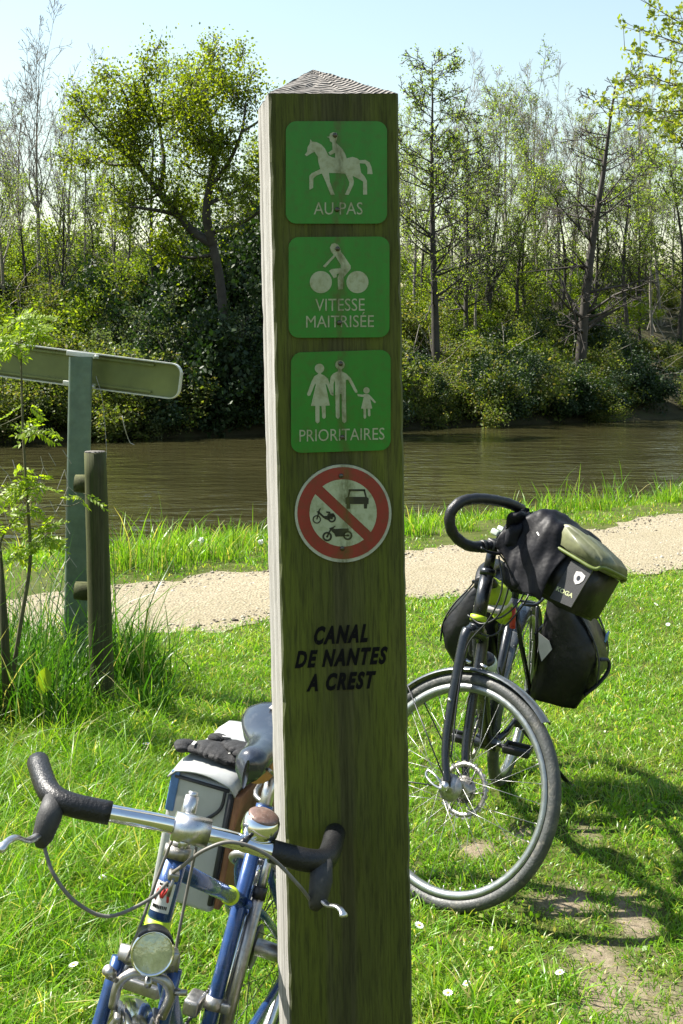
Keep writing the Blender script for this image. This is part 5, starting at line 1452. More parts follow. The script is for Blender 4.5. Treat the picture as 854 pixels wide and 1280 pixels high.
mb.tube(curve_pts([at(120, 470, 6.0), at(128, 500, 5.98), at(133, 560, 5.95), at(131, 600, 5.9)], 5), 0.0012, 4)
tag(mb.build('loose_wire', M['wire']), 'loose end of wire hanging below the tilted sign', 'wire')

# ------------------------------------------------------------------ leaves
def leaf_quads(P, size, rng_, elong=1.6, updir=0.0):
    """one pointed leaf of four vertices folded at random in space, at every point"""
    n = len(P)
    a = rng_.normal(size=(n, 3)); a[:, 2] += updir; a /= np.linalg.norm(a, axis=1)[:, None]
    b2 = rng_.normal(size=(n, 3)); b2 -= a * (a * b2).sum(1)[:, None]; b2 /= np.linalg.norm(b2, axis=1)[:, None]
    s_ = (size * rng_.uniform(0.6, 1.35, n))[:, None]
    V = np.stack([P - a * s_ * elong / 2, P + b2 * s_ / 2, P + a * s_ * elong / 2, P - b2 * s_ / 2], 1)
    return V.reshape(-1, 3), np.arange(n * 4).reshape(n, 4)

class Tree:
    def __init__(s, seed):
        s.r = random.Random(seed); s.np = np.random.default_rng(seed); s.br = []; s.tips = []
    def grow(s, pos, d, L, rad, lvl, P):
        r = s.r
        nseg = P['seg'][lvl]; pts = [Vector(pos)]; d = Vector(d).normalized()
        dirs = [d]
        for i in range(nseg):
            wv_ = P['wob'][lvl]
            d = (d + Vector((r.gauss(0, wv_), r.gauss(0, wv_), r.gauss(0, wv_) + P['up'][lvl]))).normalized()
            pts.append(pts[-1] + d * (L / nseg)); dirs.append(d)
        end = P['tip'][lvl]
        rads = [max(0.004, rad * (1 - (1 - end) * i / nseg)) for i in range(nseg + 1)]
        s.br.append((pts, rads, lvl))
        if lvl == P['max']:
            s.tips += pts[1:]
            return
        for _ in range(P['n'][lvl]):
            t = P['t0'][lvl] + (1 - P['t0'][lvl]) * r.random() ** P.get('bias', 1.0)
            f = t * nseg; i = min(nseg - 1, int(f))
            p = pts[i].lerp(pts[i + 1], f - i); dd = dirs[i]
            ax = dd.orthogonal().normalized(); ax.rotate(Quaternion(dd, r.uniform(0, 6.283)))
            nd = dd.copy(); nd.rotate(Quaternion(ax, rd(P['ang'][lvl] + r.gauss(0, P['av']))))
            ln = L * P['ratio'][lvl] * (1 - P['shape'][lvl] * t) * r.uniform(0.6, 1.25)
            s.grow(p, nd, ln, max(0.004, rads[i] * P['rr'][lvl]), lvl + 1, P)
        if P.get('tipgrow') and lvl > 0:
            s.tips.append(pts[-1])
    def wood(s, name, mat, parent, minr=0.0, sides=(7, 5, 3, 3)):
        V = []; F_ = []; o = 0
        for pts, rads, lvl in s.br:
            k_ = sides[min(lvl, len(sides) - 1)]
            n = len(pts)
            P_ = np.array([tuple(p) for p in pts]); R_ = np.maximum(np.array(rads), minr)
            T_ = np.gradient(P_, axis=0); T_ /= np.linalg.norm(T_, axis=1)[:, None] + 1e-9
            ref = np.array([0, 0, 1.0]) if abs(T_[0, 2]) < 0.8 else np.array([1.0, 0, 0])
            u = np.cross(T_, ref); u /= np.linalg.norm(u, axis=1)[:, None] + 1e-9
            w = np.cross(T_, u)
            a = np.arange(k_) * 2 * np.pi / k_
            ring = P_[:, None] + R_[:, None, None] * (np.cos(a)[None, :, None] * u[:, None] + np.sin(a)[None, :, None] * w[:, None])
            V.append(ring.reshape(-1, 3))
            i, j = np.meshgrid(np.arange(n - 1), np.arange(k_), indexing='ij')
            q0 = i * k_ + j; q1 = i * k_ + (j + 1) % k_
            F_.append(np.stack([q0, q1, q1 + k_, q0 + k_], -1).reshape(-1, 4) + o)
            o += n * k_
        return np_obj(name, np.concatenate(V), np.concatenate(F_), mat, parent, True)
    def leaves(s, name, mat, parent, per, size, spread, frac=1.0, filt=None, updir=0.0):
        T_ = np.array([tuple(p) for p in s.tips])
        if filt is not None: T_ = T_[filt(T_)]
        if frac < 1: T_ = T_[s.np.random(len(T_)) < frac]
        P_ = np.repeat(T_, per, 0); P_ = P_ + s.np.normal(size=P_.shape) * spread
        V, F_ = leaf_quads(P_, size, s.np, 1.5, updir)
        return np_obj(name, V, F_, mat, parent)

SLIM = dict(max=3, seg=[14, 6, 4, 3], wob=[0.025, 0.10, 0.14, 0.16], up=[0.02, 0.09, 0.05, 0.03], tip=[0.10, 0.15, 0.3, 0.5], n=[30, 7, 4], t0=[0.30, 0.2, 0.2], ang=[48, 42, 40], av=10,
            ratio=[0.32, 0.42, 0.45], shape=[0.62, 0.4, 0.3], rr=[0.34, 0.5, 0.6])
FORK = dict(max=3, seg=[12, 8, 5, 3], wob=[0.04, 0.09, 0.14, 0.16], up=[0.02, 0.12, 0.06, 0.03], tip=[0.12, 0.12, 0.3, 0.5], n=[15, 11, 5], t0=[0.18, 0.25, 0.2], ang=[30, 38, 40], av=9,
            ratio=[0.55, 0.34, 0.42], shape=[0.50, 0.4, 0.3], rr=[0.5, 0.42, 0.6])
LARCH = dict(max=3, seg=[16, 7, 4, 3], wob=[0.012, 0.08, 0.12, 0.16], up=[0.01, 0.035, 0.02, 0.0], tip=[0.08, 0.15, 0.3, 0.5], n=[64, 8, 4], t0=[0.20, 0.2, 0.2], ang=[72, 50, 45], av=10,
             ratio=[0.27, 0.42, 0.4], shape=[0.62, 0.4, 0.3], rr=[0.36, 0.55, 0.6])
DEAD = dict(max=3, seg=[16, 7, 4, 2], wob=[0.018, 0.10, 0.14, 0.16], up=[0.0, 0.03, 0.0, 0.0], tip=[0.10, 0.15, 0.3, 0.5], n=[52, 5, 3], t0=[0.18, 0.2, 0.2], ang=[70, 50, 45], av=14,
            ratio=[0.27, 0.42, 0.4], shape=[0.58, 0.4, 0.3], rr=[0.34, 0.55, 0.6])

def proto(kind, seed, H_, rad, bark, leafmat, lean=(0, 0), per=2, size=0.10, frac=0.5, spread=0.10):
    t = Tree(seed)
    t.grow((0, 0, -0.4), (lean[0], lean[1], 1), H_ + 0.4, rad, 0, kind)
    e = bpy.data.objects.new('tree', None); COL.objects.link(e)
    t.wood('trunk', M[bark], e, 0.015 if kind in (LARCH, DEAD) else 0.009)
    if leafmat: t.leaves('crown', M[leafmat], e, per, size, spread, frac)
    e['h'] = H_
    return e
def place_tree(src, name, label, group, px, top_py, n_across, rz, sc_xy=1.0, first=False, D=None):
    """stand a tree on the far bank in picture column px, n_across metres across the canal, its top at row top_py"""
    kx = (px - CX) / FPX
    Y = D if D else n_across / (kx * NV[0] + NV[1])
    X = kx * Y
    z = tz(X, Y)
    top = EYE - (top_py - HY) / FPX * Y
    o = copy_tree(src)
    o.name = name
    hs = (top - z) / src['h']
    o.location = (X, Y, z - 0.05); o.rotation_euler = (0, 0, rz); o.scale = (hs * sc_xy, hs * sc_xy, hs)
    if 'h' in o: del o['h']
    tag(o, label, 'tree', group)
    return o

protos = [proto(SLIM, 11, 10, 0.10, 'grey_bark', 'bud_leaf', frac=0.5, size=0.055), proto(SLIM, 12, 10, 0.12, 'bark', 'bud_leaf', frac=0.75, size=0.06),
          proto(FORK, 13, 10, 0.12, 'grey_bark', 'bud_leaf', frac=0.25, size=0.055), proto(FORK, 14, 10, 0.13, 'bark', 'bud_leaf', frac=0.45, size=0.06),
          proto(SLIM, 15, 10, 0.09, 'grey_bark', None), proto(FORK, 16, 10, 0.11, 'grey_bark', None)]
larch = proto(LARCH, 17, 13, 0.20, 'bark', 'bud_leaf', frac=0.55, size=0.055, spread=0.10)
larch2 = proto(LARCH, 18, 11, 0.15, 'bark', 'bud_leaf', frac=0.5, size=0.055)
deadp = proto(DEAD, 19, 13, 0.27, 'dead_bark', None, lean=(0.075, 0))

tr_ = random.Random(77)
def crest_tag(px):
    for lim, where in ((95, 'above the tilted sign'), (345, 'behind the leafy oak'), (500, 'behind the wooden post'), (598, 'around the conical trees right of the post'), (722, 'between the conical trees and the dead tree'), (9999, 'right of the leaning dead tree')):
        if px < lim: return 'slender far crest tree ' + where, BG + ' ' + where
BG = 'slender trees on the far hill crest'
# singled out trees, left to right
named = [
 (5, 'bare_tree', 'pale bare slender tree tallest at the far left above the tilted sign', 50, 82, 47, 1.0, 0.9),
 (2, 'bare_tree', 'bare forked tree at the left edge above the tilted sign', 8, 165, 44, 2.0, 1.0),
 (1, 'slim_tree', 'slim tree with a bare spike top standing behind the leafy oak', 197, 68, 41, 0.4, 0.75),
 (0, 'slim_tree', 'slim greening tree just left of the leafy oak crown', 104, 140, 45, 3.0, 0.8),
 (3, 'slim_tree', 'dark slim tree rising through the gap under the oak crown', 162, 190, 50, 1.2, 0.8),
]
for pi, nm, lb, px, top, na_, rz, sxy in named: place_tree(protos[pi], nm, lb, None, px, top, na_, rz, sxy)
place_tree(larch, 'larch_tree', 'tall straight conical tree just right of the wooden post', None, 546, 78, 38.5, 0.3, 1.0)
place_tree(larch2, 'larch_tree', 'thinner conical tree close behind the tall one right of the post', None, 583, 140, 42, 1.4, 0.9)
place_tree(deadp, 'dead_tree', 'dark leaning dead tree with bare branches near the right edge', None, 722, 92, 37.4, 0.0, 1.0)
crest = [(26, 130), (70, 150), (88, 125), (122, 175), (140, 160), (228, 190), (250, 215), (300, 200), (318, 180),
         (512, 150), (528, 170), (566, 128), (600, 150), (618, 128), (634, 120), (652, 138), (668, 130), (684, 150), (700, 142), (712, 160), (738, 165), (762, 150), (778, 160), (794, 148), (808, 152), (826, 140), (842, 158), (862, 145),
         (-20, 140), (-60, 160), (890, 150), (930, 140), (350, 190), (390, 170), (430, 180), (470, 160)]
for i, (px, top) in enumerate(crest):
    src = protos[tr_.choice([0, 1, 1, 2, 3, 4, 5] if px > 500 else [0, 1, 2, 3, 4, 5, 5])]
    place_tree(src, 'slim_tree', *crest_tag(px), px, top + tr_.uniform(-8, 8), tr_.uniform(47, 55), tr_.uniform(0, 6.28), tr_.uniform(0.7, 1.0))
for i in range(10):
    px = tr_.uniform(-40, 900)
    src = protos[tr_.choice([0, 2, 4, 5])]
    place_tree(src, 'slim_tree', *crest_tag(px), px, tr_.uniform(185, 235), tr_.uniform(54, 66), tr_.uniform(0, 6.28), tr_.uniform(0.6, 0.9))

for i, (px, top) in enumerate([(35, 215), (75, 235), (112, 225), (150, 238), (232, 232), (300, 240), (325, 225), (520, 205), (572, 215), (610, 190), (648, 210), (676, 188), (702, 215), (745, 225), (786, 200), (815, 215), (848, 195), (-15, 215), (880, 205), (595, 240), (660, 245), (800, 250)]):
    place_tree(protos[(1, 3, 1, 0)[i % 4]], 'greening_tree', 'small greening tree on the slope ' + crest_tag(px)[0][len('slender far crest tree '):], 'greening trees on the far slope ' + crest_tag(px)[0][len('slender far crest tree '):], px, top, tr_.uniform(41, 46.5), tr_.uniform(0, 6.28), tr_.uniform(1.0, 1.35))

# the leafy oak on the far bank
OD = 41.0
ob = at(283, 505, OD); ob.z = tz(ob.x, ob.y)
oak = empty('oak_tree', Matrix.Translation(ob))
tag(oak, 'big leafy oak with bright yellow-green crown left of the wooden post', 'tree')
ot = Tree(31)
A_ = lambda px, py, dy=0.0: at(px, py, OD + dy) - ob
limbs = [([Vector((0, 0, -0.4)), A_(281, 440), A_(279, 395), A_(275, 350), A_(266, 305)], [0.20, 0.18, 0.165, 0.15, 0.14]),
         ([A_(266, 305), A_(240, 288, 0.3), A_(222, 268, 0.5), A_(200, 242, 0.7), A_(172, 206, 0.9), A_(150, 180, 0.8), A_(132, 140, 0.6)], [0.16, 0.15, 0.14, 0.12, 0.09, 0.06, 0.03]),
         ([A_(222, 268, 0.5), A_(190, 262, -0.4), A_(160, 258, -0.8)], [0.08, 0.06, 0.03]),
         ([A_(200, 242, 0.7), A_(205, 200, 1.0), A_(200, 160, 1.4), A_(205, 120, 1.4)], [0.09, 0.07, 0.05, 0.03]),
         ([A_(172, 206, 0.9), A_(135, 205, 1.5), A_(112, 190, 1.8)], [0.06, 0.045, 0.03]),
         ([A_(266, 305), A_(258, 270, -0.3), A_(262, 235, -0.5), A_(268, 195, -0.5), A_(262, 150, -0.2), A_(255, 105, 0)], [0.17, 0.14, 0.12, 0.09, 0.06, 0.03]),
         ([A_(262, 235, -0.5), A_(285, 205, -0.9), A_(302, 165, -1.1), A_(308, 125, -1.0)], [0.09, 0.07, 0.05, 0.03]),
         ([A_(260, 255, -0.4), A_(292, 240, 0.5), A_(322, 225, 0.9), A_(345, 195, 1.2)], [0.08, 0.06, 0.045, 0.03]),
         ([A_(268, 290), A_(300, 280, -0.6), A_(328, 262, -1.2), A_(350, 250, -1.5)], [0.08, 0.06, 0.05, 0.03]),
         ([A_(268, 195, -0.5), A_(240, 165, -1.2), A_(228, 130, -1.5)], [0.06, 0.05, 0.03]),
         ([A_(270, 318), A_(232, 322, 0.6), A_(205, 310, 1.0)], [0.07, 0.05, 0.03]),
         ([A_(200, 160, 1.4), A_(188, 125, 0.8), A_(178, 98, 0.4)], [0.05, 0.035, 0.02]), ([A_(150, 180, 0.8), A_(160, 135, 0.0), A_(150, 105, -0.4)], [0.05, 0.035, 0.02]),
         ([A_(262, 150, -0.2), A_(285, 115, 0.5), A_(290, 92, 0.8)], [0.05, 0.035, 0.02]), ([A_(200, 160, 1.4), A_(225, 130, 1.2), A_(240, 100, 1.0)], [0.05, 0.035, 0.02]),
         ([A_(302, 165, -1.1), A_(325, 150, -0.6), A_(335, 130, -0.2)], [0.05, 0.035, 0.02]), ([A_(172, 206, 0.9), A_(120, 160, 0.2), A_(100, 130, 0.0)], [0.05, 0.035, 0.02])]
OAKB = dict(max=2, seg=[5, 4, 3], wob=[0.16, 0.2, 0.2], up=[0.06, 0.04, 0.03], tip=[0.25, 0.3, 0.4], n=[7, 5], t0=[0.15, 0.15], ang=[48, 45], av=14, ratio=[0.55, 0.55], shape=[0.3, 0.3], rr=[0.5, 0.6])
for li, (pts, rads) in enumerate(limbs):
    P_ = curve_pts(pts, 4); n = len(P_)
    R_ = [float(np.interp(i / (n - 1) * (len(rads) - 1), range(len(rads)), rads)) for i in range(n)]
    if li: R_[-1] = 0.008
    ot.br.append((P_, R_, 0))
    if li == 0: continue
    for kx in range(3 if li in (1, 5) else 0):
        pass
    for i in range(int(n * 0.35), n):
        if ot.r.random() < 0.68:
            d = Vector((ot.r.gauss(0, 1), ot.r.gauss(0, 1), ot.r.gauss(0.35, 0.6)))
            ot.grow(P_[i], d, ot.r.uniform(0.7, 1.5), max(0.015, R_[i] * 0.4), 0, OAKB)
ot.wood('trunk', M['bark'], oak, 0.010, (8, 5, 3))
ot.leaves('crown', M['oak_leaf'], oak, 4, 0.072, 0.24, 0.9, updir=0.2)
for p_ in protos + [larch, larch2, deadp]:
    for ch in list(p_.children): bpy.data.objects.remove(ch)
    bpy.data.objects.remove(p_)

# ------------------------------------------------------------------ undergrowth on the far hillside
BUSH = dict(max=2, seg=[4, 4, 3], wob=[0.16, 0.2, 0.2], up=[0.05, 0.04, 0.02], tip=[0.3, 0.3, 0.4], n=[9, 6], t0=[0.2, 0.2], ang=[42, 45], av=14, ratio=[0.5, 0.5], shape=[0.3, 0.3], rr=[0.5, 0.6])
def bush_pts(seed, stems, h):
    t = Tree(seed)
    for _ in range(stems):
        t.grow((t.r.gauss(0, 0.15), t.r.gauss(0, 0.15), -0.1), (t.r.gauss(0, 0.5), t.r.gauss(0, 0.5), 1), h * t.r.uniform(0.6, 1.0), 0.03, 0, BUSH)
    return t
ubr = np.random.default_rng(91)
def bush_arrays(seed, leaf, per, stems=7, h=1.6, spread=0.10):
    t = bush_pts(seed, stems, h)
    T_ = np.array([tuple(p) for p in t.tips]); P_ = np.repeat(T_, per, 0) + t.np.normal(size=(len(T_) * per, 3)) * spread
    return leaf_quads(P_, leaf, t.np)
def bush_proto(seed, mat, leaf, per, stems, h, spread=0.11):
    V, F_ = bush_arrays(seed, leaf, per, stems, h, spread)
    o = np_obj('bush', V, F_, M[mat]); COL.objects.unlink(o)
    return o
kinds = {'scrub_leaf': [bush_proto(201 + i, 'scrub_leaf', (0.036, 0.045, 0.055, 0.065)[i], (8, 6, 5, 5)[i], 5, (1.4, 1.7, 1.9, 1.6)[i]) for i in range(4)], 'fresh_leaf': [bush_proto(211 + i, 'fresh_leaf', 0.055, 4, 4, 1.9) for i in range(3)],
         'pale_leaf': [bush_proto(221 + i, 'pale_leaf', 0.05, 5, 4, 1.8) for i in range(2)], 'dark_leaf': [bush_proto(231 + i, 'dark_leaf', (0.042, 0.052, 0.065)[i], (8, 6, 6)[i], 5, 1.7) for i in range(3)]}
def scatter(name, srcs, pts, rots, scls, picks):
    """one object whose points carry bush meshes (geometry nodes)"""
    c_ = bpy.data.collections.new(name + '_source')
    for o_ in srcs: c_.objects.link(o_)
    me = bpy.data.meshes.new(name); me.from_pydata(pts, [], [])
    for nm, ty, val in (('rot', 'FLOAT_VECTOR', rots), ('scl', 'FLOAT_VECTOR', scls)):
        a_ = me.attributes.new(nm, ty, 'POINT'); a_.data.foreach_set('vector', np.array(val, dtype=np.float32).ravel())
    a_ = me.attributes.new('pick', 'INT', 'POINT'); a_.data.foreach_set('value', np.array(picks, dtype=np.int32))
    o_ = bpy.data.objects.new(name, me); COL.objects.link(o_)
    g_ = bpy.data.node_groups.new(name, 'GeometryNodeTree')
    g_.interface.new_socket('Geometry', in_out='INPUT', socket_type='NodeSocketGeometry'); g_.interface.new_socket('Geometry', in_out='OUTPUT', socket_type='NodeSocketGeometry')
    nn2 = g_.nodes; gi = nn2.new('NodeGroupInput'); go = nn2.new('NodeGroupOutput'); iop = nn2.new('GeometryNodeInstanceOnPoints'); ci = nn2.new('GeometryNodeCollectionInfo')
    ci.inputs['Collection'].default_value = c_; ci.inputs['Separate Children'].default_value = True; ci.inputs['Reset Children'].default_value = True
    iop.inputs['Pick Instance'].default_value = True
    def att_(nm, ty):
        q = nn2.new('GeometryNodeInputNamedAttribute'); q.data_type = ty; q.inputs['Name'].default_value = nm
        return q.outputs['Attribute']
    L_ = g_.links.new
    L_(gi.outputs[0], iop.inputs['Points']); L_(ci.outputs[0], iop.inputs['Instance']); L_(att_('pick', 'INT'), iop.inputs['Instance Index'])
    L_(att_('rot', 'FLOAT_VECTOR'), iop.inputs['Rotation']); L_(att_('scl', 'FLOAT_VECTOR'), iop.inputs['Scale']); L_(iop.outputs[0], go.inputs[0])
    md = o_.modifiers.new('scatter', 'NODES'); md.node_group = g_
    return o_
acc = {k_: [] for k_ in kinds}
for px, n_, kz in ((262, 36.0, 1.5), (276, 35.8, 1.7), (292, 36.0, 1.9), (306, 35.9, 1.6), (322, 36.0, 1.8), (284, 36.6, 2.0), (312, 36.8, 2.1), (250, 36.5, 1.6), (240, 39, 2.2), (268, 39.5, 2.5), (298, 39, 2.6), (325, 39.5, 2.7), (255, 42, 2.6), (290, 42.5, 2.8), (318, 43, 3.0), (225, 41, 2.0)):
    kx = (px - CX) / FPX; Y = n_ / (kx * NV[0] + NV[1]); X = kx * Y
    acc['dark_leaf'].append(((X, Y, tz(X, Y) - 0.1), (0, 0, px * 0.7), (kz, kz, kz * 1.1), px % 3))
NB = 430
for i in range(NB):
    px = ubr.uniform(-110, 980); n_ = 36.3 + 20 * ubr.random() ** 1.15 if i > 80 else ubr.uniform(35.2, 36.4)
    kx = (px - CX) / FPX; Y = n_ / (kx * NV[0] + NV[1]); X = kx * Y
    nz = float(vnoise(np.array([X * 0.22]), np.array([Y * 0.22]), 51)[0])
    u_ = ubr.random()
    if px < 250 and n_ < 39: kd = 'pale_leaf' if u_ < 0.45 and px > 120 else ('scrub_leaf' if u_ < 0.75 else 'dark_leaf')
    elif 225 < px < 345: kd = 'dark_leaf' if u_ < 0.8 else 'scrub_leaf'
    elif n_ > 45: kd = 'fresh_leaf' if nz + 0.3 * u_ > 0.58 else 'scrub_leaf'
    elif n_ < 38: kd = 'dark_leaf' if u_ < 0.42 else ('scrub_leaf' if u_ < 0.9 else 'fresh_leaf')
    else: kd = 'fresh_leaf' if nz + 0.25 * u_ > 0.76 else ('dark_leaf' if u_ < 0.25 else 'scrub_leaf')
    sc_ = ubr.uniform(0.65, 1.4); sz_ = sc_ * ubr.uniform(0.75, 1.2)
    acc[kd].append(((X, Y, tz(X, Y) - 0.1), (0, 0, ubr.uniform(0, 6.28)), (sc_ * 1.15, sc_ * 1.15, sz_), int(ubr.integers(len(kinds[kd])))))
UL = {'scrub_leaf': 'olive green scrub covering the far hillside', 'fresh_leaf': 'fresh yellow-green scrub between the trees on the far hillside',
      'pale_leaf': 'pale silvery willow scrub along the far water edge', 'dark_leaf': 'dark evergreen undergrowth along the far bank'}
for k_ in kinds:
    o = scatter('undergrowth', kinds[k_], *[list(q) for q in zip(*acc[k_])])
    tag(o, UL[k_], 'undergrowth', kind='stuff')
# brambles and fallen twigs: thin brown stems through the scrub
tw = Tree(55)
for i in range(900):
    px = ubr.uniform(-60, 920); n_ = 36.5 + 18 * ubr.random()
    kx = (px - CX) / FPX; Y = n_ / (kx * NV[0] + NV[1]); X = kx * Y
    d = Vector((tw.r.gauss(0, 0.8), tw.r.gauss(0, 0.5), tw.r.uniform(0.2, 1.2))).normalized()
    p = Vector((X, Y, tz(X, Y))); L_ = tw.r.uniform(1.0, 4.2)
    pts = [p + d * (L_ * j / 5) + Vector((0, 0, -0.12 * L_ * (j / 5) ** 2)) + Vector((tw.r.gauss(0, .05), tw.r.gauss(0, .05), tw.r.gauss(0, .04))) for j in range(6)]
    tw.br.append((pts, [(0.030 if i % 5 == 0 else 0.018) * (1 - 0.6 * j / 5) for j in range(6)], 2))
o = tw.wood('brushwood', M['grey_bark'], None, 0.008)
tag(o, 'tangle of bare stems and brushwood on the far hillside', 'brushwood', kind='stuff')

# single shrubs that stand out
def shrub(name, label, px, n_, h, leafm, leaf, seed, stems=8, per=2, wide=1.0):
    kx = (px - CX) / FPX; Y = n_ / (kx * NV[0] + NV[1]); X = kx * Y
    t = bush_pts(seed, stems, h)
    e = empty(name, Matrix.Translation((X, Y, tz(X, Y))) @ Matrix.Diagonal((wide, wide, 1, 1)))
    tag(e, label, 'shrub')
    t.wood('stems', M['bark'], e, 0.01); t.leaves('crown', M[leafm], e, per, leaf, 0.10)
    return e
shrub('evergreen_shrub', 'dark rounded evergreen shrub on the crest right of the dead tree', 770, 49, 3.6, 'dark_leaf', 0.065, 301, 6, 4)
shrub('willow_shrub', 'pale leafy willow shrub at the far water edge right of the galvanised post', 172, 36.8, 2.6, 'pale_leaf', 0.055, 302, 8, 5)
shrub('willow_shrub', 'pale leafy willow shrub at the far water edge below the tilted sign end', 215, 37.2, 3.2, 'pale_leaf', 0.055, 306, 8, 5)
shrub('spring_shrub', 'bright yellow-green shrub on the hillside between post and dead tree', 640, 46, 3.0, 'fresh_leaf', 0.06, 303, 6, 4, 1.2)
shrub('spring_shrub', 'bright yellow-green shrub under the left part of the oak crown', 130, 42, 3.4, 'fresh_leaf', 0.06, 304, 7, 4, 1.3)
shrub('ivy_shrub', 'dark ivy column on the far hillside left of the dead tree', 690, 48, 5.2, 'dark_leaf', 0.07, 305, 4, 4, 0.5)

# ------------------------------------------------------------------ sapling with feathery leaves at the left
def pinnate(q, base, d, L, up, r_, pairs=5, size=0.028):
    d = Vector(d).normalized(); up = Vector(up)
    side = d.cross(up).normalized(); nrm = side.cross(d).normalized()
    pts = [base + d * (L * i / 6) + Vector((0, 0, -0.25 * L * (i / 6) ** 2)) for i in range(7)]
    q['rach'].tube(pts, [0.0016, 0.0015, 0.0014, 0.0012, 0.001, 0.0008, 0.0006], 4)
    def leaflet(p, dd, s_):
        dd = dd.normalized(); w = dd.cross(nrm).normalized()
        t = nrm * r_.uniform(-0.25, 0.25)
        a, b2, c_, e = p, p + dd * s_ * 0.45 + w * s_ * 0.24 + t * s_, p + dd * s_ + Vector((0, 0, -0.12 * s_)), p + dd * s_ * 0.45 - w * s_ * 0.24 + t * s_
        m_ = p + dd * s_ * 0.5 - nrm * s_ * 0.05
        q['leaf'].add([a, b2, c_, e, m_], [(0, 4, 1), (1, 4, 2), (2, 4, 3), (3, 4, 0)], False)
    for i in range(pairs):
        f = (i + 1.2) / (pairs + 0.8); p = pts[min(6, int(f * 6))].lerp(pts[min(6, int(f * 6) + 1)], f * 6 - int(f * 6))
        s_ = size * (0.75 + 0.5 * math.sin(math.pi * f)) * r_.uniform(0.85, 1.15)
        for sg in (-1, 1): leaflet(p, d * 0.55 + side * sg + nrm * r_.uniform(-0.3, 0.2), s_)
    leaflet(pts[-1], d, size)
SDp = 5.35
sp_base = at(36, 880, SDp)
sap = empty('sapling', Matrix.Translation(sp_base))
tag(sap, 'young sapling with bright feathery leaves at the left edge', 'sapling')
LS = lambda px, py, dy=0.0: at(px, py, SDp + dy) - sp_base
main = [LS(14, 900), LS(16, 850), LS(26, 780), LS(36, 720), LS(38, 684), LS(34, 620), LS(29, 540), LS(27, 470), LS(26, 420), LS(24, 392)]
br2 = [main, [LS(16, 850), LS(5, 790), LS(2, 740), LS(0, 690), LS(4, 670), LS(20, 648), LS(45, 636), LS(72, 632)], [LS(27, 520), LS(14, 526), LS(-6, 535)],
       [LS(29, 548), LS(38, 545), LS(55, 535)], [LS(33, 610), LS(42, 604), LS(54, 600)], [LS(26, 450), LS(10, 440), LS(-20, 430)], [LS(26, 452), LS(36, 440), LS(48, 420)], [LS(37, 660), LS(45, 662), LS(56, 668)], [LS(34, 625), LS(22, 622), LS(6, 640)],
       [LS(72, 632), LS(90, 632), LS(110, 622)]]
def sstem(q):
    for i, b_ in enumerate(br2):
        P_ = curve_pts(b_, 5); n = len(P_)
        r0 = 0.012 if i == 0 else (0.008 if i == 1 else 0.003)
        q.tube(P_, [max(0.0014, r0 * (1 - 0.85 * j / n)) for j in range(n)], 7)
part(sap, 'stem', M['stem'], sstem)
qq = {'leaf': MB(), 'rach': MB()}
r_ = random.Random(21)
heads = [(26, 400, 9), (45, 418, 7), (8, 435, 8), (40, 405, 6), (22, 430, 6), (-8, 428, 5), (52, 535, 5), (46, 540, 3), (32, 510, 2), (52, 600, 6), (46, 612, 4), (25, 595, 3), (20, 610, 4), (56, 668, 7), (62, 660, 4), (50, 680, 5), (8, 640, 5), (14, 655, 5), (4, 620, 4), (30, 640, 3), (20, 690, 3), (104, 620, 3), (24, 690, 2)]
for px, py, k_ in heads:
    for _ in range(k_):
        p = LS(px + r_.uniform(-5, 5), py + r_.uniform(-5, 5), r_.uniform(-0.08, 0.08))
        a = r_.uniform(0, 6.28)
        pinnate(qq, p, (math.cos(a), math.sin(a) * 0.7, r_.uniform(-0.6, 0.5)), r_.uniform(0.07, 0.12), (r_.gauss(0, 0.5), -0.6 + r_.gauss(0, 0.4), 0.8), r_, 6, 0.028)
qq['leaf'].build('leaves', M['sapling_leaf'], sap); qq['rach'].build('leaf_stalks', M['stem'], sap)['kind'] = 'stuff'

# one broad leaf shining in the grass
dl = at(55, 851, 5.2); mb = MB()
pts = [(0, -0.055), (0.028, -0.035), (0.034, 0.0), (0.024, 0.035), (0, 0.058), (-0.024, 0.035), (-0.032, 0.0), (-0.026, -0.035)]
mb.add([(0, 0.006, 0)] + [(p[0], 0, p[1]) for p in pts], [(0, i + 1, (i + 1) % 8 + 1) for i in range(8)], True)
mb.tube([(0, 0, -0.05), (0.008, 0.01, -0.22)], 0.002, 5)
o = mb.build('dock_leaf', M['sapling_leaf']); o.location = dl; o.rotation_euler = (rd(-10), rd(8), rd(15))
tag(o, 'single broad bright green leaf glowing in the tall grass', 'leaf')

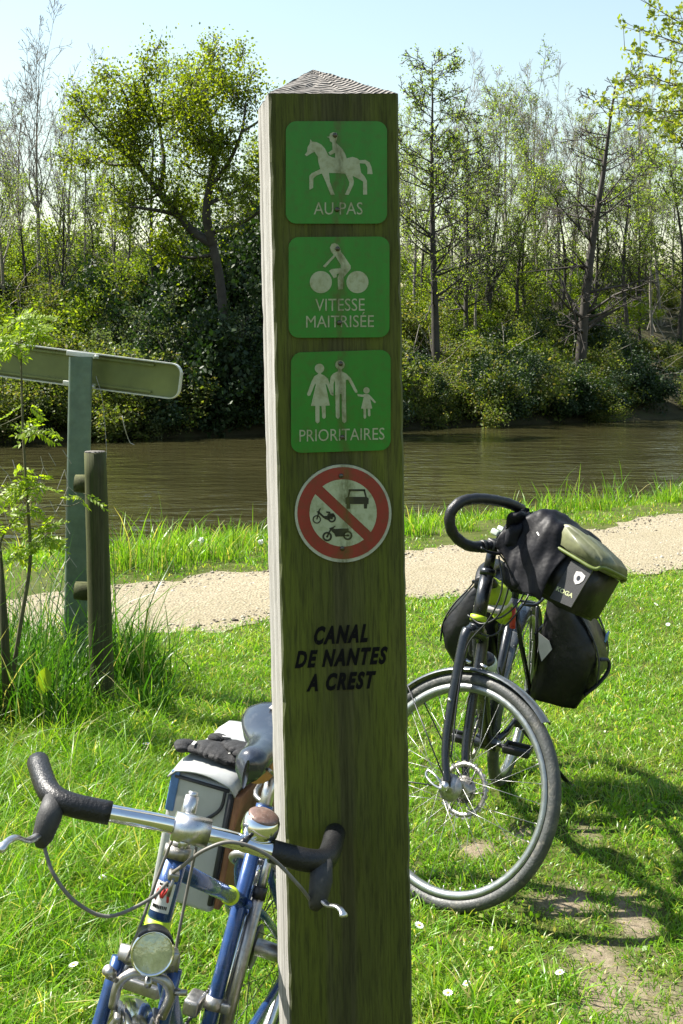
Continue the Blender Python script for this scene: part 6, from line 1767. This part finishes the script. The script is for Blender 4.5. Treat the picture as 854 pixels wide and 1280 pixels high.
# ------------------------------------------------------------------ young tree outside the right edge whose branch hangs into view
TD = 5.6
tb_ = Vector((3.1, 5.9, 0.0))
yt = empty('spring_tree', Matrix.Translation(tb_))
tag(yt, 'branch of a spring tree with fresh yellow-green leaves at the upper right', 'tree')
LT = lambda px, py, dy=0.0: at(px, py, TD + dy) - tb_
tt_ = Tree(61)
trunk = [Vector((0, 0, -0.3)), Vector((0.03, 0, 0.8)), Vector((-0.02, 0.02, 1.6)), Vector((0.03, 0.0, 2.4)), Vector((0.0, 0.05, 3.4)), Vector((0.05, 0, 4.4))]
tt_.br.append((curve_pts(trunk, 4), [0.075 - 0.055 * i / 20 for i in range(21)], 0))
hubs = [Vector((0.0, 0.02, 1.7)), Vector((0.03, 0, 2.3)), Vector((0.0, 0.03, 2.9))]
tips = [(812, 6, -0.2, 2), (800, 36, 0.1, 2), (781, 62, 0.2, 1), (786, 92, -0.1, 1), (775, 104, 0.3, 1), (756, 124, 0.2, 0), (778, 130, 0.0, 0), (762, 142, -0.1, 0), (812, 150, -0.2, 0), (840, 165, 0.2, 0), (845, 60, 0.4, 1), (840, 20, 0.5, 2), (848, 110, 0.3, 1)]
clus = []
for px, py, dy, hi in tips:
    mid1 = LT(890 + tt_.r.uniform(-20, 40), py * 0.85 + 40 + tt_.r.uniform(-30, 30), dy * 1.4 + tt_.r.uniform(-0.2, 0.2)); tip = LT(px, py, dy)
    mid2 = mid1.lerp(tip, 0.5) + Vector((0, 0, tt_.r.uniform(-0.03, 0.02)))
    P_ = curve_pts([hubs[hi], hubs[hi].lerp(mid1, 0.5) + Vector((0, 0, 0.12)), mid1, mid2, tip], 6); n = len(P_)
    tt_.br.append((P_, [max(0.0016, 0.016 * (1 - j / n) ** 1.2) for j in range(n)], 1))
    for j in range(int(n * 0.2), n):
        for _r in range(1 if j < n * 0.6 else 2):
            d = Vector((tt_.r.gauss(-0.3, 0.6), tt_.r.gauss(0, 0.6), tt_.r.gauss(0.1, 0.5))).normalized()
            L_ = tt_.r.uniform(0.03, 0.13); e_ = P_[j] + d * L_
            tt_.br.append(([P_[j], P_[j] + d * L_ * 0.5 + Vector((0, 0, -0.004)), e_], [0.0016, 0.0013, 0.0011], 2)); clus.append(e_)
    clus.append(tip)
for _ in range(26):                                                 # the rest of the crown, out of the picture
    h = hubs[tt_.r.randrange(3)] + Vector((0, 0, tt_.r.uniform(-0.1, 1.2)))
    d = Vector((tt_.r.uniform(-0.1, 1.2), tt_.r.gauss(0, 0.9), tt_.r.uniform(0.1, 0.9))).normalized()
    L_ = tt_.r.uniform(0.7, 1.5)
    pts = [h + d * L_ * j / 6 + Vector((tt_.r.gauss(0, .02), tt_.r.gauss(0, .02), 0.06 * L_ * (j / 6) ** 2)) for j in range(7)]
    tt_.br.append((pts, [max(0.002, 0.015 * (1 - j / 7)) for j in range(7)], 1))
    for j in range(3, 7):
        for _2 in range(4): clus.append(pts[j] + Vector((tt_.r.gauss(0, .07), tt_.r.gauss(0, .07), tt_.r.gauss(0, .07))))
tt_.wood('trunk', M['stem'], yt, 0.0012, (9, 6, 4))
C_ = np.array([tuple(p) for p in clus]); C_ = np.repeat(C_, 8, 0) + tt_.np.normal(size=(len(C_) * 8, 3)) * 0.011
V, F_ = leaf_quads(C_, 0.014, tt_.np, 1.7); np_obj('crown', V, F_, M['spring_leaf'], yt)

# ------------------------------------------------------------------ grass
def blades(X, Y, Z, h, w, bend, rng_, parent_name, mat):
    n = len(X)
    a = rng_.uniform(0, 2 * np.pi, n); ld = rng_.uniform(0, 2 * np.pi, n)
    lx, ly = np.cos(ld) * bend * h, np.sin(ld) * bend * h
    wx, wy = np.cos(a) * w / 2, np.sin(a) * w / 2
    B_ = np.stack([X, Y, Z], 1)
    def lev(t, ws): # point along the blade
        c_ = B_ + np.stack([lx * t * t, ly * t * t, h * (t - 0.28 * np.minimum(bend, 1.6) * t * t)], 1)
        o_ = np.stack([wx * ws, wy * ws, np.zeros(n)], 1)
        return c_ - o_, c_ + o_
    l0, r0 = lev(0, 0.8); l1, r1 = lev(0.45, 1.0); l2, r2 = lev(0.78, 0.65); tp, _ = lev(1.0, 0.0)
    V = np.stack([l0, r0, l1, r1, l2, r2, tp], 1).reshape(-1, 3)
    f = np.array([(0, 1, 3), (0, 3, 2), (2, 3, 5), (2, 5, 4), (4, 5, 6)])
    F_ = (f[None] + (np.arange(n) * 7)[:, None, None]).reshape(-1, 3)
    return np_obj(parent_name, V, F_, mat)

gr = np.random.default_rng(17)
# short lawn: candidates thinned by distance, bare soil and the path
n_c = 400000
Yc = 2.35 + (10.5 - 2.35) * gr.random(n_c) ** 1.45
Xc = gr.uniform(-1, 1, n_c) * (0.33 * Yc + 0.75)
s_, n_ = xy_sn(Xc, Yc)
p0, p1 = path_edges(s_)
edge = gr.normal(0, 0.09, n_c)
keep = (n_ < p0 + edge - 0.01)
dm = dirt(Xc, Yc)
keep &= gr.random(n_c) > dm ** 1.5 * 0.9
clump = vnoise(Xc * 9, Yc * 9, 41) * 0.6 + vnoise(Xc * 23, Yc * 23, 42) * 0.4
keep &= gr.random(n_c) < np.clip(0.35 + 1.3 * clump, 0, 1)
Xc, Yc, clump, n_ = Xc[keep], Yc[keep], clump[keep], n_[keep]
tallL = np.clip((-Xc - 0.25 - 0.05 * (Yc - 3)) / 0.7, 0, 1) * np.clip((Yc - 2.2) / 1.2, 0, 1) * np.clip((6.3 - Yc) / 0.8, 0, 1)
wear_ = np.exp(-((Xc - 0.65) / 0.6) ** 2 - ((Yc - 3.5) / 0.9) ** 2)
hh_ = (0.020 + 0.043 * clump + 0.085 * tallL * (0.4 + clump)) * (1 - 0.35 * wear_) * 0.82 * gr.lognormal(0, 0.36, len(Xc))
lawn = blades(Xc, Yc, terrain(Xc, Yc) - 0.004, hh_, gr.uniform(0.0019, 0.0037, len(Xc)) * (1 + 0.09 * Yc), gr.uniform(0.25, 1.5, len(Xc)), gr, 'lawn_grass', M['grass'])
tag(lawn, 'short bright green grass of the lawn', 'grass', kind='stuff')
# verge and bank beyond the path
n_c = 90000
sc_ = gr.uniform(-1.5, 22, n_c); nc = 8.2 + 3.0 * gr.random(n_c)
p0, p1 = path_edges(sc_)
Xc, Yc = sn_xy(sc_, nc)
clump = vnoise(Xc * 2.2, Yc * 2.2, 43) * 0.6 + vnoise(Xc * 7, Yc * 7, 44) * 0.4
keep = (nc > p1 + gr.normal(0, 0.06, n_c)) & (np.abs(Xc) < 0.33 * Yc + 1.2) & (gr.random(n_c) < np.clip(2.3 * clump - 0.5, 0.04, 1))
Xc, Yc, clump, nc, p1 = Xc[keep], Yc[keep], clump[keep], nc[keep], p1[keep]
dn = nc - p1
hb = np.interp(dn, [0, 0.35, 0.8, 1.6, 2.6], [0.02, 0.035, 0.06, 0.095, 0.11]) * (0.35 + 1.2 * clump) * gr.lognormal(0, 0.35, len(Xc))
verge = blades(Xc, Yc, terrain(Xc, Yc) - 0.005, hb, gr.uniform(0.005, 0.010, len(Xc)), gr.uniform(0.15, 1.1, len(Xc)), gr, 'verge_grass', M['grass'])
tag(verge, 'bright grass on the strip between towpath and canal', 'grass', kind='stuff')
# tall tufts on the bank crest
def tufts(centres, mat, name, label, per, h, spread, w=(0.004, 0.008), bend=(0.2, 1.2)):
    C_ = np.repeat(np.array(centres), per, 0); n = len(C_)
    Xq = C_[:, 0] + gr.normal(0, 1, n) * spread * C_[:, 2]; Yq = C_[:, 1] + gr.normal(0, 1, n) * spread * C_[:, 2]
    hq = h * C_[:, 2] * gr.lognormal(-0.15, 0.35, n)
    o = blades(Xq, Yq, terrain(Xq, Yq) - 0.01, hq, gr.uniform(*w, n), gr.uniform(*bend, n), gr, name, mat)
    tag(o, label, 'grass', kind='stuff')
    return o
cs = []
for i in range(60):
    s0 = gr.uniform(0, 20); n0_ = path_edges(np.array([s0]))[1][0] + gr.uniform(0.7, 2.2)
    x, y = sn_xy(s0, n0_)
    if abs(x) < 0.33 * y + 0.8: cs.append((x, y, gr.uniform(0.4, 0.8)))
for px, py, sz_ in ((525, 668, 1.1), (575, 662, 0.9), (690, 640, 1.3), (770, 628, 1.3), (640, 648, 0.9), (720, 635, 1.1), (175, 712, 1.6), (205, 708, 1.5), (240, 700, 0.9), (300, 690, 1.2), (280, 700, 0.9), (840, 622, 1.2), (150, 712, 1.2)):
    D_ = FPX * EYE / (py - HY); cs.append(((px - CX) / FPX * D_, D_, sz_))
tufts(cs, M['grass'], 'bank_tufts', 'taller grass tufts along the canal bank crest', 100, 0.22, 0.10, (0.006, 0.011), (0.1, 0.8))
# long grass round the fence post and sapling
cs = []
for i in range(46):
    px = gr.uniform(-60, 190); py = gr.uniform(850, 925) if px < 90 else gr.uniform(835, 900)
    if 85 < px < 180 and py > 872: continue
    D_ = FPX * EYE / (py - HY); q_ = 1.0 if px < 150 else 0.75
    cs.append(((px - CX) / FPX * D_, D_, gr.uniform(0.6, 1.25) * q_))
tufts(cs, M['tall_grass'], 'long_grass', 'long unmown grass round the fence post and sapling', 95, 0.36, 0.075, (0.004, 0.009), (0.08, 0.9))
cs = []
for i in range(60):
    px = gr.uniform(-80, 190); py = gr.uniform(930, 1130)
    D_ = FPX * EYE / (py - HY); X_ = (px - CX) / FPX * D_
    cs.append((X_, D_, gr.uniform(0.5, 1.0)))
for i in range(9):
    px = gr.uniform(515, 700); py = gr.uniform(1150, 1290); D_ = FPX * EYE / (py - HY)
    cs.append(((px - CX) / FPX * D_, D_, gr.uniform(0.3, 0.6)))
tufts(cs, M['grass'], 'lawn_tufts', 'ragged taller tufts standing out of the lawn', 70, 0.19, 0.07, (0.003, 0.006), (0.2, 1.3))
# clover and broad weeds low in the lawn
n_c = 16000
Yc = 2.4 + 6.5 * gr.random(n_c) ** 1.5; Xc = gr.uniform(-1, 1, n_c) * (0.33 * Yc + 0.5)
keep = (vnoise(Xc * 4, Yc * 4, 47) > 0.52) & (dirt(Xc, Yc) < 0.25) & (xy_sn(Xc, Yc)[1] < 6.6)
Xc, Yc = Xc[keep], Yc[keep]
V, F_ = leaf_quads(np.stack([Xc, Yc, terrain(Xc, Yc) + gr.uniform(0.012, 0.05, len(Xc))], 1), 0.013, gr, 1.15)
tag(np_obj('clover', V, F_, M['grass']), 'low clover leaves among the lawn grass', 'clover', kind='stuff')

# ------------------------------------------------------------------ daisies and dandelion clocks
def daisy():
    e = bpy.data.objects.new('daisy', None); COL.objects.link(e)
    mb = MB()
    for i in range(13):
        a = 2 * math.pi * i / 13; c_, s2 = math.cos(a), math.sin(a)
        w = 0.0021
        mb.add([(0.003 * c_, 0.003 * s2, 0), (0.009 * c_ - w * s2, 0.009 * s2 + w * c_, 0.0014), (0.0135 * c_, 0.0135 * s2, 0.0008), (0.009 * c_ + w * s2, 0.009 * s2 - w * c_, 0.0014)], [(0, 3, 2, 1)], False)
    mb.build('petals', M['daisy'], e)
    part(e, 'eye', M['daisy_eye'], lambda q: q.ball((0, 0, 0.0008), (0.0038, 0.0038, 0.002), nu=10, nv=6))
    part(e, 'stalk', M['grass'], lambda q: q.tube([(0, 0, -0.001), (0.003, 0.002, -0.03), (0.002, 0, -0.07)], 0.0009, 5))
    return e
d0 = daisy()
dz = [(527, 1226), (583, 1250), (616, 1246), (560, 1274), (140, 1068), (145, 1087), (135, 1095), (10, 1139), (18, 1141), (44, 1152), (44, 1178), (128, 1127), (183, 950), (158, 1062), (306, 895), (370, 900), (524, 1180), (30, 1100), (250, 850), (560, 760), (820, 770), (835, 792), (700, 1246), (92, 1240)]
for i, (px, py) in enumerate(dz):
    D_ = FPX * EYE / (py - HY); X_ = (px - CX) / FPX * D_
    o = d0 if i == 0 else copy_tree(d0)
    s2 = tr_.uniform(0.75, 1.15) * (1.0 if D_ < 4.5 else 1.2)
    o.location = (X_, D_, tz(X_, D_) + tr_.uniform(0.045, 0.07)); o.rotation_euler = (tr_.uniform(-0.2, 0.75), tr_.uniform(-0.4, 0.4), tr_.uniform(0, 6)); o.scale = (s2, s2, s2)
    tag(o, 'small white daisy flower open in the lawn grass', 'daisy', 'daisies scattered over the lawn')
def clock(px, py, label):
    D_ = FPX * EYE / (py - HY) * 1.0; p = at(px, py, 9.9); zt = tz(p.x, p.y)
    e = empty('seed_head', Matrix.Translation((p.x, p.y, zt)))
    tag(e, label, 'flower')
    h = max(0.15, p.z - zt)
    part(e, 'stalk', M['grass'], lambda q: q.tube([(0, 0, 0), (0.01, 0, h * 0.5), (0, 0, h)], 0.0025, 5))
    r2 = np.random.default_rng(px); q = r2.normal(size=(90, 3)); q /= np.linalg.norm(q, axis=1)[:, None]
    V, F_ = leaf_quads(q * 0.02 * r2.uniform(0.7, 1.1, (90, 1)) + np.array([0, 0, h]), 0.008, r2); np_obj('head', V, F_, M['daisy'], e)
clock(326, 684, 'pale fluffy seed head beside the left edge of the post by the path')
clock(252, 675, 'pale fluffy seed head standing over the canal bank grass')
